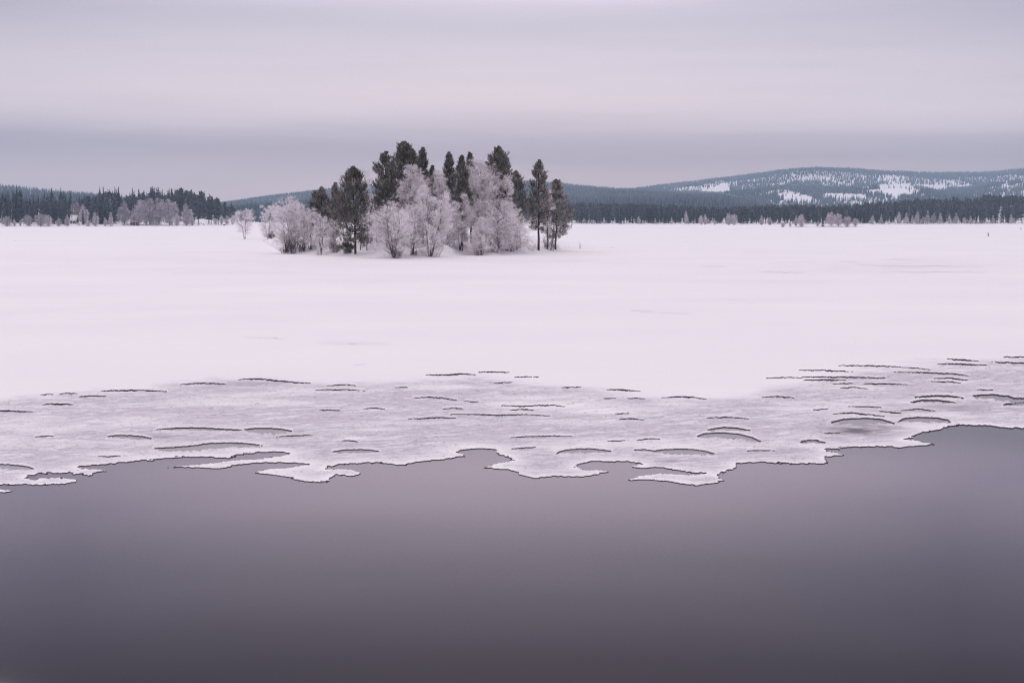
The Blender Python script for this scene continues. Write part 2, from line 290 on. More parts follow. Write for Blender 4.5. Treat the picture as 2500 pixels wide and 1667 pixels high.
# polygon test + distance to the ice edge
poly = np.vstack([[(-520, 780)], EDGE, [(3100, 780)]])
def in_poly(P, x, y):
    inside = np.zeros(x.shape, bool); n = len(P); j = n - 1
    for i in range(n):
        xi, yi = P[i]; xj, yj = P[j]
        if yi != yj:
            c = ((yi > y) != (yj > y)) & (x < (xj - xi) * (y - yi) / (yj - yi) + xi); inside ^= c
        j = i
    return inside
# ragged: warp the sampling position with noise
wu = (fbm(UU / 8, VV / 2.2, 5, 5, 0.62) - 0.5) * 21 * (0.35 + 1.3 * vnoise(UU / 130, VV / 45, 8)); wv = (fbm(UU / 10, VV / 3, 9, 5, 0.62) - 0.5) * 7.0 * (0.3 + 1.4 * vnoise(UU / 150, VV / 50, 12))
rows = VV[:, 0] > 1010
ICE = np.ones(UU.shape, bool)
ICE[rows] = in_poly(poly, UU[rows] + wu[rows], VV[rows] + wv[rows])
DIST = np.full(UU.shape, 99.0)
K = 3.2     # v pixels weigh more: they are longer on the ground
def seg_dist(D, rmask, pts):
    x = UU[rmask]; y = VV[rmask] * K; d = D[rmask]
    for (x0, y0), (x1, y1) in zip(pts[:-1], pts[1:]):
        y0_, y1_ = y0 * K, y1 * K; dx, dy = x1 - x0, y1_ - y0_; t = np.clip(((x - x0) * dx + (y - y0_) * dy) / max(1e-6, dx * dx + dy * dy), 0, 1)
        d = np.minimum(d, np.hypot(x - x0 - t * dx, y - y0_ - t * dy))
    D[rmask] = d
seg_dist(DIST, rows, [tuple(p) for p in EDGE])
FILL = np.zeros(UU.shape); SLIT = np.zeros(UU.shape, bool); RIM = np.zeros(UU.shape)
jn = fbm(UU / 5, VV * 0 + 3, 31, 3) - 0.5
for i, (pts, drop, fill) in enumerate(S):
    P = np.array(pts); c0 = np.searchsorted(U, P[0, 0] - 40); c1 = np.searchsorted(U, P[-1, 0] + 40)
    r0 = np.searchsorted(Vr, P[:, 1].min() - 14); r1 = np.searchsorted(Vr, P[:, 1].max() + drop + 10)
    sl = (slice(r0, r1), slice(c0, c1)); u = UU[sl]; v = VV[sl]
    uu = np.clip(u, P[0, 0], P[-1, 0]); s = (u - P[0, 0]) / (P[-1, 0] - P[0, 0]); sc_ = np.clip(s, 0, 1)
    # smooth curve through the points (Catmull-like via dense interp + cosine smoothing)
    dense = np.linspace(P[0, 0], P[-1, 0], 60); vd = np.interp(dense, P[:, 0], P[:, 1]); 
    for _ in range(6): vd[1:-1] = (vd[:-2] + vd[1:-1] * 2 + vd[2:]) / 4
    vt = np.interp(uu, dense, vd) + jn[sl] * (2.4 if v.max() < 1000 else 1.8)
    shp = np.sin(np.pi * sc_) ** 0.55
    if fill:
        vb = vt + np.maximum(2.0, drop * shp) + (fbm(u / 8, v / 2, 60 + i, 4) - 0.5) * drop * 0.9
    else:
        vb = vt + np.maximum(0.9, 0.8 * drop * shp) * (0.35 + 1.1 * fbm(u / 9, u * 0, 90 + i, 3))
    ins = (s > 0) & (s < 1) & (v >= vt) & (v < vb)
    if fill:
        f = FILL[sl]; f[ins] = 1; FILL[sl] = f
        # dark open seam right under the far edge
    q = SLIT[sl]; q |= ins & (v < vt + (1.3 if fill else 99)); SLIT[sl] = q
    rm = np.exp(-((v - vt + 3.5) / 3.2) ** 2) * (s > -0.03) * (s < 1.03) * (0.75 if v.mean() > 1040 else 0.5); RIM[sl] = np.maximum(RIM[sl], rm)
    if fill:
        rb = np.exp(-((v - vb - 3) / 4.0) ** 2) * (s > -0.05) * (s < 1.05) * 0.5; RIM[sl] = np.maximum(RIM[sl], rb)
# broken flecks of open water in the wetter ice near the edge
WET = np.exp(-(((UU - 2105) / 92) ** 2 + ((VV - 1049) / 15) ** 2) ** 1.5) * 0.9
for (cu, cv, ru, rv, k) in [(2330, 995, 80, 16, .35), (720, 1062, 60, 6, .4), (250, 1112, 45, 5, .4), (620, 936, 80, 5, .4), (1640, 1125, 30, 4, .5), (1290, 1096, 40, 5, .45), (2190, 1036, 22, 5, .7), (640, 1085, 90, 5, .35), (858, 838, 110, 4.5, .0), (1900, 1101, 60, 5, .45), (2250, 1003, 60, 5, .4), (2150, 1006, 70, 5, .5), (1840, 1075, 35, 6, .5), (390, 1066, 40, 6, .5)]:
    WET = np.maximum(WET, k * np.exp(-(((UU - cu) / ru) ** 2 + ((VV - cv) / rv) ** 2)))
zone = np.interp(UU, [-520,-300,0,100,250,400,550,650,760,900,1000,1160,1240,1300,1400,1500,1620,1700,1800,1900,2000,2100,2250,2450,2800,3020],
                 [990,985,972,957,947,937,920,919,935,938,928,912,922,935,945,955,968,972,966,950,925,905,886,869,850,848])
wob = (fbm(UU / 160, VV / 14, 41, 4) - 0.5) * 26 + (fbm(UU / 40, VV / 4, 44, 4) - 0.5) * 16
GREY = sstep(-10, 24, VV - zone + wob * 1.25)
patch = np.zeros(UU.shape)
for (cu, cv, ru, rv, k) in [(1330, 990, 150, 13, 1), (1480, 1003, 110, 9, 1), (1290, 972, 120, 6, .8), (1080, 945, 90, 6, .7), (2120, 949, 60, 5, .8), (1640, 985, 60, 7, .6), (865, 1069, 36, 5, 1.2), (270, 1107, 60, 8, .9), (560, 978, 120, 10, .55), (70, 1025, 90, 14, .55), (60, 1035, 60, 6, .7), (620, 1098, 80, 6, .9), (1150, 1088, 60, 5, .9), (690, 1120, 60, 12, .8), (1960, 935, 80, 8, .6), (2100, 1010, 110, 8, .6), (430, 1112, 160, 7, .6), (1440, 1086, 60, 6, 1.0), (1650, 1086, 70, 6, .8), (2300, 1012, 90, 6, .8), (2240, 1040, 70, 8, .8)]:
    patch = np.maximum(patch, k * np.exp(-(((UU - cu) / ru) ** 2 + ((VV - cv) / rv) ** 2)))
strk = fbm(UU / 42 + VV * 0.06, (VV + UU * 0.06) / 2.4, 71, 6, 0.62)
GREY = GREY * np.clip(1 - patch * (0.35 + 1.3 * strk), 0.05, 1)
fringe = np.exp(-DIST / 20) * 0.9 + np.exp(-DIST / 55) * 0.45
fringe *= 0.55 + 0.9 * fbm(UU / 45, VV / 6, 77, 4)
RIM = np.clip(np.maximum(RIM, fringe), 0, 1) * np.clip(0.45 + 0.9 * fbm(UU / 60, VV / 9, 201, 4), 0, 1)
RIM = np.maximum(RIM, sstep(0.56, 0.68, strk) * sstep(0, 20, VV - zone) * 0.65)
fk = fbm(UU / 7, VV / 1.6, 171, 4, 0.6); fkm = vnoise(UU / 70, VV / 9, 173)
FLK = (fk > 0.70 - 0.05 * fkm - 0.07 * WET) & (VV > zone + 8) & ICE & (DIST > 14)
WET = np.maximum(WET, np.where(FLK, 1.0, 0) * 0.4)
hole = SLIT & ICE
low = (~ICE) | hole
fillm = (FILL > 0.5) & ICE & ~SLIT
X, Y = ground(UU, VV)
TOP = np.interp(VV, [800, 900, 1000, 1060, 1200], [0.018, 0.014, 0.003, -0.006, -0.011])
ZZ = TOP + 0.003 * fbm(UU / 20, VV / 4, 3, 3) + 0.003 * RIM
ZZ = np.where(fillm, -0.0165, ZZ); ZZ = np.where(low, -0.25, ZZ)
nr, ncn = UU.shape
idx = np.arange(nr * ncn).reshape(nr, ncn)
quad = np.stack([idx[1:, :-1], idx[1:, 1:], idx[:-1, 1:], idx[:-1, :-1]], -1).reshape(-1, 4)
zq = ZZ.ravel()[quad]; keep = ~(low.ravel()[quad].all(1))
lq = low.ravel()[quad]; wallf = (lq.any(1) & ~lq.all(1)).astype(float)
greyq = GREY.ravel()[quad].mean(1)
isice = (greyq > 0.45) | (wallf > 0) | (VV.ravel()[quad].mean(1) > 1000) 
Vall = np.stack([X.ravel(), Y.ravel(), ZZ.ravel()], 1)
att = dict(grey=GREY.ravel(), rime=RIM.ravel(), wet=WET.ravel())
def sub_mesh(name, mask):
    q = quad[mask]; used = np.unique(q); remap = np.zeros(len(Vall), np.int64); remap[used] = np.arange(len(used))
    me = mesh_np(name, Vall[used], remap[q], M_LAKE, None, {k: a[used] for k, a in att.items()}, dict(wall=wallf[mask], fill=(fillm.ravel()[quad].sum(1) >= 2)[mask].astype(float) * (1 - wallf[mask])))
    return tag(link(name, me), 'grey wind-scoured lake ice with dark openings along the open water', kind='structure') if name == 'ice' else me
sub_mesh('ice', keep & isice)
near_snow = keep & ~isice

# the snow-covered lake, from the grey ice to beyond the far shores: one sheet
Uf = np.linspace(-520, 3017.7, 700); Uf = np.concatenate([[-2600, -1200], Uf, [3700, 5200]])
Vf = np.concatenate([[535.6, 537, 539, 541.5, 544.5], np.arange(548, 600, 3.0), np.arange(600, 797, 1.5)]); Vf[-1] = 796.0
U2, V2 = np.meshgrid(Uf, Vf); X2, Y2 = ground(U2, V2)
G2 = np.zeros(U2.shape)
for pts, k, w in [([(2145,633),(2245,633.5)],.5,1.2),([(2045,639),(2112,640)],.55,1.2),([(2080,644),(2140,648),(2220,650.5),(2300,650),(2412,651)],.75,1.3),([(2140,663),(2200,662.5),(2230,665),(2330,664),(2412,665)],.7,1.4),
                  ([(1852,662.5),(1905,665),(1972,665.5)],.7,1.3),([(1708,650.5),(1778,651)],.5,1.2),([(1535,757.5),(1570,760),(1602,762)],.55,1.8),([(1595,763),(1690,766)],.3,1.5),([(590,824),(650,825.5)],0,1),([(1870,641),(2000,640)],.3,1.1),
                  ([(1745,731),(1830,732.5)],.25,2.2),([(2140,652),(2200,655)],.45,1.2)]:
    P = np.array(pts); s = (U2 - P[0, 0]) / (P[-1, 0] - P[0, 0]); vt = np.interp(U2, P[:, 0], P[:, 1]); 
    G2 = np.maximum(G2, k * 1.15 * np.exp(-((V2 - vt - (vnoise(U2 / 14, U2 * 0, 5) - .5) * 1.6) / w) ** 2) * np.clip(np.sin(np.pi * np.clip(s, 0, 1)), 0, 1) ** 0.5)
for (cu, cv, ru, rv, k) in [(2100, 655, 260, 16, .15), (2300, 640, 200, 8, .12), (1800, 735, 200, 6, .1)]:
    G2 = np.maximum(G2, k * np.exp(-(((U2 - cu) / ru) ** 2 + ((V2 - cv) / rv) ** 2)) * 2 * fbm(U2 / 60, V2 / 4, 51, 3))
G2 = np.maximum(G2, 0.13 * sstep(0.5, 0.72, fbm(X2 / 30 + 3, Y2 / 22, 151, 5)) * sstep(600, 640, V2)); Z2 = 0.03 * (fbm(X2 / 14, Y2 / 9, 13, 4) - 0.5) * sstep(60, 90, Y2); Z2[-1] = np.interp(Uf, U, ZZ[0])
i2 = np.arange(U2.size).reshape(U2.shape)
quad2 = np.stack([i2[1:, :-1], i2[1:, 1:], i2[:-1, 1:], i2[:-1, :-1]], -1).reshape(-1, 4)
q = quad[near_snow]; used = np.unique(q); remap = np.zeros(len(Vall), np.int64); remap[used] = np.arange(len(used))
wetn = att['wet'][used]
# faint wet spots further in
un, vn = UU.ravel()[used], VV.ravel()[used]; gn = np.maximum(att['grey'][used], 0.13 * sstep(0.5, 0.72, fbm(Vall[used, 0] / 30 + 3, Vall[used, 1] / 22, 151, 5)))
for pts, k, w in [([(590,824),(640,825),(700,829)],.35,2.2),([(770,837),(860,838),(958,838)],.4,3.6),([(815,835),(860,841),(905,836)],.5,2.4),([(860,892),(880,890.5),(896,890.5)],.8,.9),([(664,826),(681,826)],1,1.1),([(848,840),(868,840)],1.0,1.2),([(330,935),(420,930)],0,2)]:
    P = np.array(pts); s = (un - P[0, 0]) / (P[-1, 0] - P[0, 0]); vt = np.interp(un, P[:, 0], P[:, 1])
    gn = np.maximum(gn, k * np.exp(-((vn - vt) / w) ** 2) * np.clip(np.sin(np.pi * np.clip(s, 0, 1)), 0, 1) ** 0.5)
for pts, k, w in [([(590,824),(640,825),(700,829)],.35,2.2),([(770,837),(860,838),(958,838)],.4,3.6),([(815,835),(860,841),(905,836)],.5,2.4)]:
    P = np.array(pts); s = (U2 - P[0, 0]) / (P[-1, 0] - P[0, 0]); vt = np.interp(U2, P[:, 0], P[:, 1])
Vs = np.vstack([np.stack([X2.ravel(), Y2.ravel(), Z2.ravel()], 1), Vall[used]])
Fs = np.vstack([quad2, remap[q] + U2.size])
# side wings of the near ice so that the sheet goes on past the frame
xl0, yl0 = ground(-520, 796); xl1, yl1 = ground(-520, 1000); xr0, yr0 = ground(3017.7, 796); xr1, yr1 = ground(3017.7, 1040)
yfar = float(Y2[-1, 0]); W = 400
wing = np.array([[-W, yl1, 0.0], [xl1, yl1, 0.0], [xl0, yl0, 0.0], [-W, yl0, 0.0], [xr1, yr1, 0.0], [W, yr1, 0.0], [W, yr0, 0.0], [xr0, yr0, 0.0]])
Fs = np.vstack([Fs, np.array([[0, 1, 2, 3], [4, 5, 6, 7]]) + len(Vs)]); Vs = np.vstack([Vs, wing])
zero8 = np.zeros(8)
me = mesh_np('snow', Vs, Fs, M_LAKE, None, dict(grey=np.concatenate([G2.ravel(), gn, zero8]), rime=np.concatenate([G2.ravel() * 0, att['rime'][used], zero8]), wet=np.concatenate([G2.ravel() * 0, wetn, zero8])))
tag(link('snow', me), 'smooth white snow covering the frozen lake out to the far shores', kind='structure')
me = mesh_np('water', np.array([[-400, -60, -0.02], [400, -60, -0.02], [400, 120, -0.02], [-400, 120, -0.02]], float), np.array([[0, 1, 2, 3]]), M_WATER)
tag(link('water', me), 'still dark open water in front of the ice edge', kind='structure')

# ------------------------------------------------------------------ terrain beyond the lake
def terrain(name, label, u0, u1, du, ys, hfun, mat=M_SNOWG):
    us = np.arange(u0, u1 + du, du); UG, YG = np.meshgrid(us, ys); XG = xat(UG, YG); ZG = hfun(UG, YG)
    ii = np.arange(UG.size).reshape(UG.shape); f = np.stack([ii[:-1, :-1], ii[:-1, 1:], ii[1:, 1:], ii[1:, :-1]], -1).reshape(-1, 4)
    me = mesh_np(name, np.stack([XG.ravel(), YG.ravel(), ZG.ravel()], 1), f, mat, smooth=True)
    return tag(link(name, me), label, kind='structure')
ip = np.interp
def hill_fun(ridge, yf, yr, yb, th, seed, p=1.15, amp=10):
    ru = [r[0] for r in ridge]; rv = [r[1] for r in ridge]
    def h(u, y):
        zr = zat(ip(u, ru, rv), yr) - th + (fbm(xat(u, yr) / 260, u * 0 + seed, seed + 50, 4) - 0.5) * amp * 0.28
        s = np.clip((y - yf) / (yr - yf), 0, 1); b_ = np.clip((y - yr) / (yb - yr), 0, 1)
        x = xat(u, y)
        z = zr * (s ** p) * (1 - 0.75 * b_ ** 2) + (fbm(x / 420, y / 420, seed, 4) - 0.5) * amp * np.minimum(1, s * 4) * (1 - s) ** 0.3 * 4 * (1 - b_)
        return np.where(y <= yf, -0.5, z - 0.3)
    return h
RIDGE_A = [(1180,500),(1380,490),(1440,480),(1500,470),(1560,460),(1600,454),(1660,446),(1720,440),(1770,432),(1830,424),(1900,418),(1990,415),(2100,418),(2200,419),(2300,421),(2400,420),(2500,417),(2700,424),(3000,445),(3300,480)]
RIDGE_B = [(380,512),(470,503),(560,493),(620,484),(700,474),(800,462),(900,452),(1000,445),(1150,440),(1290,441),(1350,445),(1420,453),(1500,459),(1600,462),(1750,470),(1900,500)]
RIDGE_F = [(-700,452),(-300,440),(-60,441),(0,448),(80,455),(160,464),(260,472),(360,480),(450,492),(560,510)]
hA = hill_fun(RIDGE_A, 2500, 5000, 6200, 9, 3, 1.0, 30); hB = hill_fun(RIDGE_B, 1600, 3300, 4300, 10, 7, 1.15, 9); hF = hill_fun(RIDGE_F, 1500, 2600, 3300, 11, 11, 1.1, 8)
terrain('mountain', 'snowy forested mountain with white clearings beyond the right shore', 1180, 3300, 12, np.concatenate([[2500], np.linspace(2520, 6200, 80)]), hA)
terrain('hill', 'long low forested hill rising behind the island', 380, 1900, 12, np.concatenate([[1600], np.linspace(1615, 4300, 70)]), hB)
terrain('hill', 'low wooded hill behind the left shore', -700, 560, 12, np.concatenate([[1500], np.linspace(1515, 3300, 50)]), hF)
# left shore land
LS_U = [-700, -200, 0, 280, 300, 400, 440, 560, 590, 640]; LS_V = [554, 553.5, 553.5, 553.5, 551.5, 551.5, 552, 550.5, 548, 547]
def shoreL(u): return ground(u, ip(u, LS_U, LS_V))[1]
def hL(u, y):
    ys = shoreL(u); q = y - ys + (fbm(xat(u, y) / 9, y / 9, 5, 3) - 0.5) * 12
    rise = ip(u, [-700, 0, 250, 300, 420, 500, 560, 600, 640], [15, 14, 14, 15, 13, 9, 5, 1, 0])
    z = 1.2 * sstep(0, 8, q) + rise * sstep(6, 260, q) + 1.0 * (fbm(xat(u, y) / 14, y / 14, 19, 4) - .4) * sstep(0, 14, q)
    z = z + 3.6 * np.exp(-(((u - 380) / 15) ** 2) ** 2 - ((q - 16) / 13) ** 2)            # snow knoll
    z = z + 2.0 * np.exp(-(((u - 300) / 14) ** 2) - ((q - 40) / 25) ** 2)
    z = z + 1.6 * np.exp(-(((u - 505) / 14) ** 2) - ((q - 9) / 9) ** 2)
    z = z + 3.2 * np.exp(-(((u - 495) / 26) ** 2) - ((q - 60) / 30) ** 2)
    z = z * sstep(650, 585, u) * sstep(700, 500, q)
    return np.where(q <= 0, -0.4, z)
terrain('shore', 'snowy wooded bank of the left shore', -700, 650, 3, np.concatenate([np.arange(880, 1120, 3.5), np.arange(1120, 1750, 30)]), hL)
RS_U = [1150, 1330, 1450, 1900, 2100, 2500, 3300]; RS_V = [546.5, 547.2, 548, 549, 548.5, 547, 546]
def shoreR(u): return ground(u, ip(u, RS_U, RS_V))[1]
RISE_U = [1150, 1390, 1600, 1700, 1850, 2000, 2100, 2200, 2300, 2400, 2500, 3300]; RISE_Z = [9, 9, 7.5, 6, 6, 8.5, 11, 14, 17.5, 21.5, 21, 16]
def hR(u, y):
    ys = shoreR(u); q = y - ys + (fbm(xat(u, y) / 14, y / 14, 25, 3) - 0.5) * 18
    z = 0.8 * sstep(0, 10, q) + ip(u, RISE_U, RISE_Z) * sstep(8, 330, q); z = z * sstep(1150, 1260, u) * sstep(1000, 800, q)
    return np.where(q <= 0, -0.4, z)
terrain('shore', 'flat snowy bank along the right far shore', 1150, 3300, 5, np.concatenate([np.arange(1150, 1560, 6), np.arange(1560, 2400, 30)]), hR)
# islet in the distance on the right
def hI(u, y):
    x = xat(u, y); cx_, cy_ = xat(2000, 905), 905
    r = np.sqrt(((u - 2003) / 112) ** 2 + ((y - cy_) / 16) ** 2) + (fbm(x / 6, y / 6, 33, 3) - .5) * .35
    return np.where(r > 1.05, -0.3, 1.0 * sstep(1.05, 0.75, r))
terrain('islet', 'tiny snowy islet with rimed bushes off the right shore', 1870, 2130, 2, np.arange(882, 930, 1.5), hI)
# the island
IS_U = [560, 600, 640, 680, 700, 760, 850, 960, 1050, 1150, 1200, 1300, 1380, 1440, 1500]
IS_F = [583.5, 585, 589, 612, 620, 621, 625, 631, 629, 622, 624, 618, 612, 608, 606]
IS_B = [580, 580, 579, 578, 578, 577, 577, 577, 577, 577, 579, 585, 592, 600, 604]
def hS(u, y):
    yf = ground(u, ip(u, IS_U, IS_F))[1]; yb = ground(u, ip(u, IS_U, IS_B))[1]; x = xat(u, y, 600)
    n = (fbm(x / 5, y / 5, 43, 3) - 0.5)
    qa = (y - yf) + n * 3; qb = (yb - y) + n * 5
    z = 0.55 * sstep(0, 9, qa) * sstep(0, 10, qb) + 0.1 * sstep(0, 1.2, qa) * sstep(0, 5, qb)
    b_ = fbm(x / 2.3, y / 2.6, 47, 4)
    z = z + (1.15 * sstep(0.48, 0.82, b_) * sstep(1400, 1330, u) + 0.2 * (b_ - .4)) * sstep(1.5, 6, qa) * sstep(0, 8, qb)
    for (bu, bv, ru, rr, hh) in [(1213, 615, 13, 2.2, 0.7), (1125, 612, 18, 3, 0.8), (843, 610, 10, 3, 1.1), (900, 612, 14, 3, 0.8), (1285, 606, 22, 4, 0.5), (770, 612, 14, 3, 0.8), (1010, 616, 14, 3, .5)]:
        bx, by = ground(bu, bv); z = z + hh * np.exp(-((x - bx) / (ru * by / FPX)) ** 2 - ((y - by) / rr) ** 2)
    z = z * sstep(622, 690, u) * sstep(1500, 1380, u)
    return np.where((qa <= 0) | (qb <= 0), -0.15, z)
def isl_terrain():
    us = np.arange(556, 1504, 2.2); ys = np.arange(198, 470, 0.5)
    ys = np.concatenate([np.arange(200, 300, 0.5), np.arange(300, 460, 1.5)])
    UG, YG = np.meshgrid(us, ys); XG = xat(UG, YG, 600); ZG = hS(UG, YG)
    ii = np.arange(UG.size).reshape(UG.shape); f = np.stack([ii[:-1, :-1], ii[:-1, 1:], ii[1:, 1:], ii[1:, :-1]], -1).reshape(-1, 4)
    f = f[(ZG.ravel()[f] > -0.149).any(1)]
    return tag(link('island', mesh_np('island', np.stack([XG.ravel(), YG.ravel(), ZG.ravel()], 1), f, M_SNOWG, smooth=True)), 'low snowy island with the pine and birch grove', kind='structure')
isl_terrain()

# ------------------------------------------------------------------ plant builders
def unit(v): return v / np.maximum(1e-9, np.linalg.norm(v, axis=-1, keepdims=True))
def perp(d, rg):
    r = rg.normal(size=d.shape); r -= (r * d).sum(-1, keepdims=True) * d; return unit(r)
def tubes(mb, P, rad, a=0.0, sides=4, m=0):
    """P (n,k,3) polylines, rad (n,k)"""
    n, k, _ = P.shape; T = np.gradient(P, axis=1); T = unit(T); ref = np.zeros_like(T); ref[..., 0] = 1.0; ref[np.abs(T[..., 0]) > 0.9] = (0, 1, 0)
    A = unit(np.cross(T, ref)); B = np.cross(T, A); th = np.arange(sides) * 2 * np.pi / sides
    ring = P[:, :, None, :] + rad[:, :, None, None] * (np.cos(th)[None, None, :, None] * A[:, :, None, :] + np.sin(th)[None, None, :, None] * B[:, :, None, :])
    base = (np.arange(n) * k * sides)[:, None, None]; i = np.arange(k - 1)[None, :, None] * sides; j = np.arange(sides)[None, None, :]; j2 = (j + 1) % sides
    F = np.stack([base + i + j, base + i + j2, base + i + sides + j2, base + i + sides + j], -1).reshape(-1, 4)
    aa = np.broadcast_to(np.asarray(a, float).reshape(-1, 1, 1) if np.ndim(a) else a, (n, k, sides)).reshape(-1)
    mb.add(ring.reshape(-1, 3), F, aa, m)
def ribbons(mb, P0, P1, w, a0, a1, rg, bend=0.0, m=0):
    d = P1 - P0; s = perp(unit(d), rg) * (np.asarray(w).reshape(-1, 1) / 2); n = len(P0)
    V = np.stack([P0 - s, P0 + s, P1], 1).reshape(-1, 3); F = np.arange(3 * n).reshape(n, 3)
    a = np.stack([np.broadcast_to(a0, n), np.broadcast_to(a0, n), np.broadcast_to(a1, n)], 1).reshape(-1)
    mb.add(V, F, a, m)
def curve_pts(P0, D, Ln, up, k, rg, wig=0.06):
    """n curves starting at P0 along D bending by 'up' in z"""
    t = np.linspace(0, 1, k); n = len(P0); Ln = np.asarray(Ln).reshape(n, 1, 1)
    P = P0[:, None, :] + D[:, None, :] * t[None, :, None] * Ln
    P[..., 2] += np.asarray(up).reshape(-1, 1) * Ln[:, :, 0] * (t ** 2)[None, :]
    W = np.cumsum(rg.normal(size=(n, k, 3)), 1) * wig / math.sqrt(k) * Ln; W -= W[:, :1]; return P + W
def sample(P, s):
    """P (n,k,3), s (n,m) in 0..1 -> points, tangents (n,m,3)"""
    n, k, _ = P.shape; x = s * (k - 1); i = np.clip(x.astype(int), 0, k - 2); f = (x - i)[..., None]; r = np.arange(n)[:, None]
    a = P[r, i]; b = P[r, i + 1]; return a + (b - a) * f, unit(b - a)

def rime_tree(seed, H, Wd, stems=1, clear=0.15, shape='oval', dens=1.0, rime=0.75, tw=0.027, fan=0.25, lean=0.0, brown=0.0, droop=0.0, up0=0.75, trunk_r=None):
    """height H, full crown width Wd. returns (trunk MB, crown MB)"""
    rg = np.random.default_rng(seed); tr = MB(); cr = MB()
    prof = {'oval': lambda t: np.sin(np.pi * np.clip(0.12 + 0.86 * t, 0, 1)) ** 0.7, 'cone': lambda t: (1 - t) ** 0.75 * 0.95 + 0.08, 'round': lambda t: np.sin(np.pi * np.clip(0.2 + 0.78 * t, 0, 1)) ** 0.5,
            'fan': lambda t: np.sin(np.pi * np.clip(0.05 + 0.9 * t, 0, 1)) ** 0.6, 'narrow': lambda t: 0.6 * np.sin(np.pi * np.clip(.1 + .9 * t, 0, 1)) ** .6 + .25}[shape]
    R0 = Wd / 2; K = stems
    az = rg.uniform(0, 2 * np.pi, K) + np.arange(K) * 2 * np.pi / max(1, K); sp = fan * rg.uniform(0.4, 1.0, K) if K > 1 else np.array([0.02])
    D = np.stack([np.cos(az) * sp, np.sin(az) * sp, np.ones(K)], 1); D[:, 0] += lean
    hh = H * (rg.uniform(0.72, 0.97, K)); hh[0] = H
    P0 = np.stack([np.cos(az) * 0.12 * (K > 1), np.sin(az) * 0.12 * (K > 1), np.full(K, -0.3)], 1)
    P = curve_pts(P0, D, hh, 0.0, 12, rg, 0.045); P[:, :, 2] = P0[:, None, 2] + (np.linspace(0, 1, 12) * (hh[:, None] + 0.3))
    P[:, 1:, 0] += (np.linspace(0, 1, 12)[1:] ** 2) * (-D[:, 0:1] * 0.35 * hh[:, None]) * (K > 1)
    r0 = (trunk_r or (0.012 * H + 0.02) / (1 + 0.25 * (K - 1)))
    rad = r0 * (1 - np.linspace(0, 1, 12)) [None, :] * np.ones((K, 1)) + 0.012
    tubes(tr, P, rad, 0.25, 5)
    n1 = max(9, int(22 * dens * H / 8 + 10) if K < 3 else int((16 if K < 5 else 13) * dens * max(1, H / 8) + 5))
    s1 = clear + (0.985 - clear) * (np.arange(n1)[None, :] + rg.uniform(0, 1, (K, n1))) / n1
    Q, T = sample(P, s1); t = np.clip((Q[..., 2] / H - clear) / (1 - clear), 0, 1); Q = Q.reshape(-1, 3); T = T.reshape(-1, 3); t = t.ravel()
    n = len(Q); az1 = rg.uniform(0, 2 * np.pi, n)
    if K > 1:   # outer side preferred
        oa = np.arctan2(Q[:, 1], Q[:, 0]); az1 = np.where(rg.random(n) < 0.65, oa + rg.normal(0, 0.8, n), az1)
    up = up0 * rg.uniform(0.55, 1.35, n); D1 = unit(np.stack([np.cos(az1), np.sin(az1), up], 1))
    Ra = R0 * prof(t) * rg.uniform(0.75, 1.12, n); off = np.hypot(Q[:, 0], Q[:, 1]) * 0.8
    L1 = np.maximum(0.2 * R0 + 0.3, (Ra - off)) * 1.38; zroom = (H * 1.0 - Q[:, 2]); L1 = np.minimum(L1, zroom / np.maximum(.2, D1[:, 2]) * 0.9 + 0.3)
    P1 = curve_pts(Q, D1, L1, -0.12 - droop, 6, rg, 0.07); rad1 = (0.011 + 0.011 * L1[:, None]) * (1 - 0.8 * np.linspace(0, 1, 6))[None, :]
    tubes(tr, P1, rad1 * 0.8, 0.5, 3)
    n2 = max(6, int(10 * dens)); s2 = 0.12 + 0.88 * (np.arange(n2)[None, :] + rg.uniform(0, 1, (n, n2))) / n2
    Q2, T2 = sample(P1, np.minimum(s2, 0.999)); s2 = s2.ravel(); Q2 = Q2.reshape(-1, 3); T2 = T2.reshape(-1, 3)
    D2 = unit(T2 + perp(T2, rg) * rg.uniform(0.5, 1.1, (len(Q2), 1)) + np.array([0, 0, 0.18 - droop])); L2 = (0.42 * np.repeat(L1, n2) * (1.1 - 0.6 * s2) + 0.25) * rg.uniform(0.6, 1.25, len(Q2))
    P2 = curve_pts(Q2, D2, L2, -0.1 - droop * 1.5, 4, rg, 0.08)
    tint2 = np.clip(rime + rg.normal(0, 0.12, len(Q2)), 0, 1)
    tubes(cr, P2, np.repeat(tw * 0.55 * np.array([[1, 0.8, 0.6, 0.3]]), len(Q2), 0), tint2 * 0.75, 3)
    n3 = max(5, int(8 * dens)); s3 = 0.1 + 0.9 * rg.uniform(0, 1, (len(P2), n3)); Q3, T3 = sample(P2, s3); Q3 = Q3.reshape(-1, 3); T3 = T3.reshape(-1, 3)
    D3 = unit(T3 + perp(T3, rg) * rg.uniform(0.4, 1.2, (len(Q3), 1)) + np.array([0, 0, 0.15 - droop])); L3 = (0.3 + 0.4 * np.repeat(L2, n3)) * rg.uniform(0.5, 1.1, len(Q3))
    L3 = np.minimum(L3, 1.1)
    E3 = Q3 + D3 * L3[:, None]; tint3 = np.clip(np.repeat(tint2, n3) + rg.normal(0, 0.15, len(Q3)), 0, 1)
    ribbons(cr, Q3, E3, tw * 1.15, tint3 * 0.8, np.clip(tint3 * 1.1, 0, 1), rg)
    n4 = 3; s4 = rg.uniform(0.15, 0.95, (len(Q3), n4)); Q4 = (Q3[:, None] + (E3 - Q3)[:, None] * s4[..., None]).reshape(-1, 3); T4 = np.repeat(D3, n4, 0)
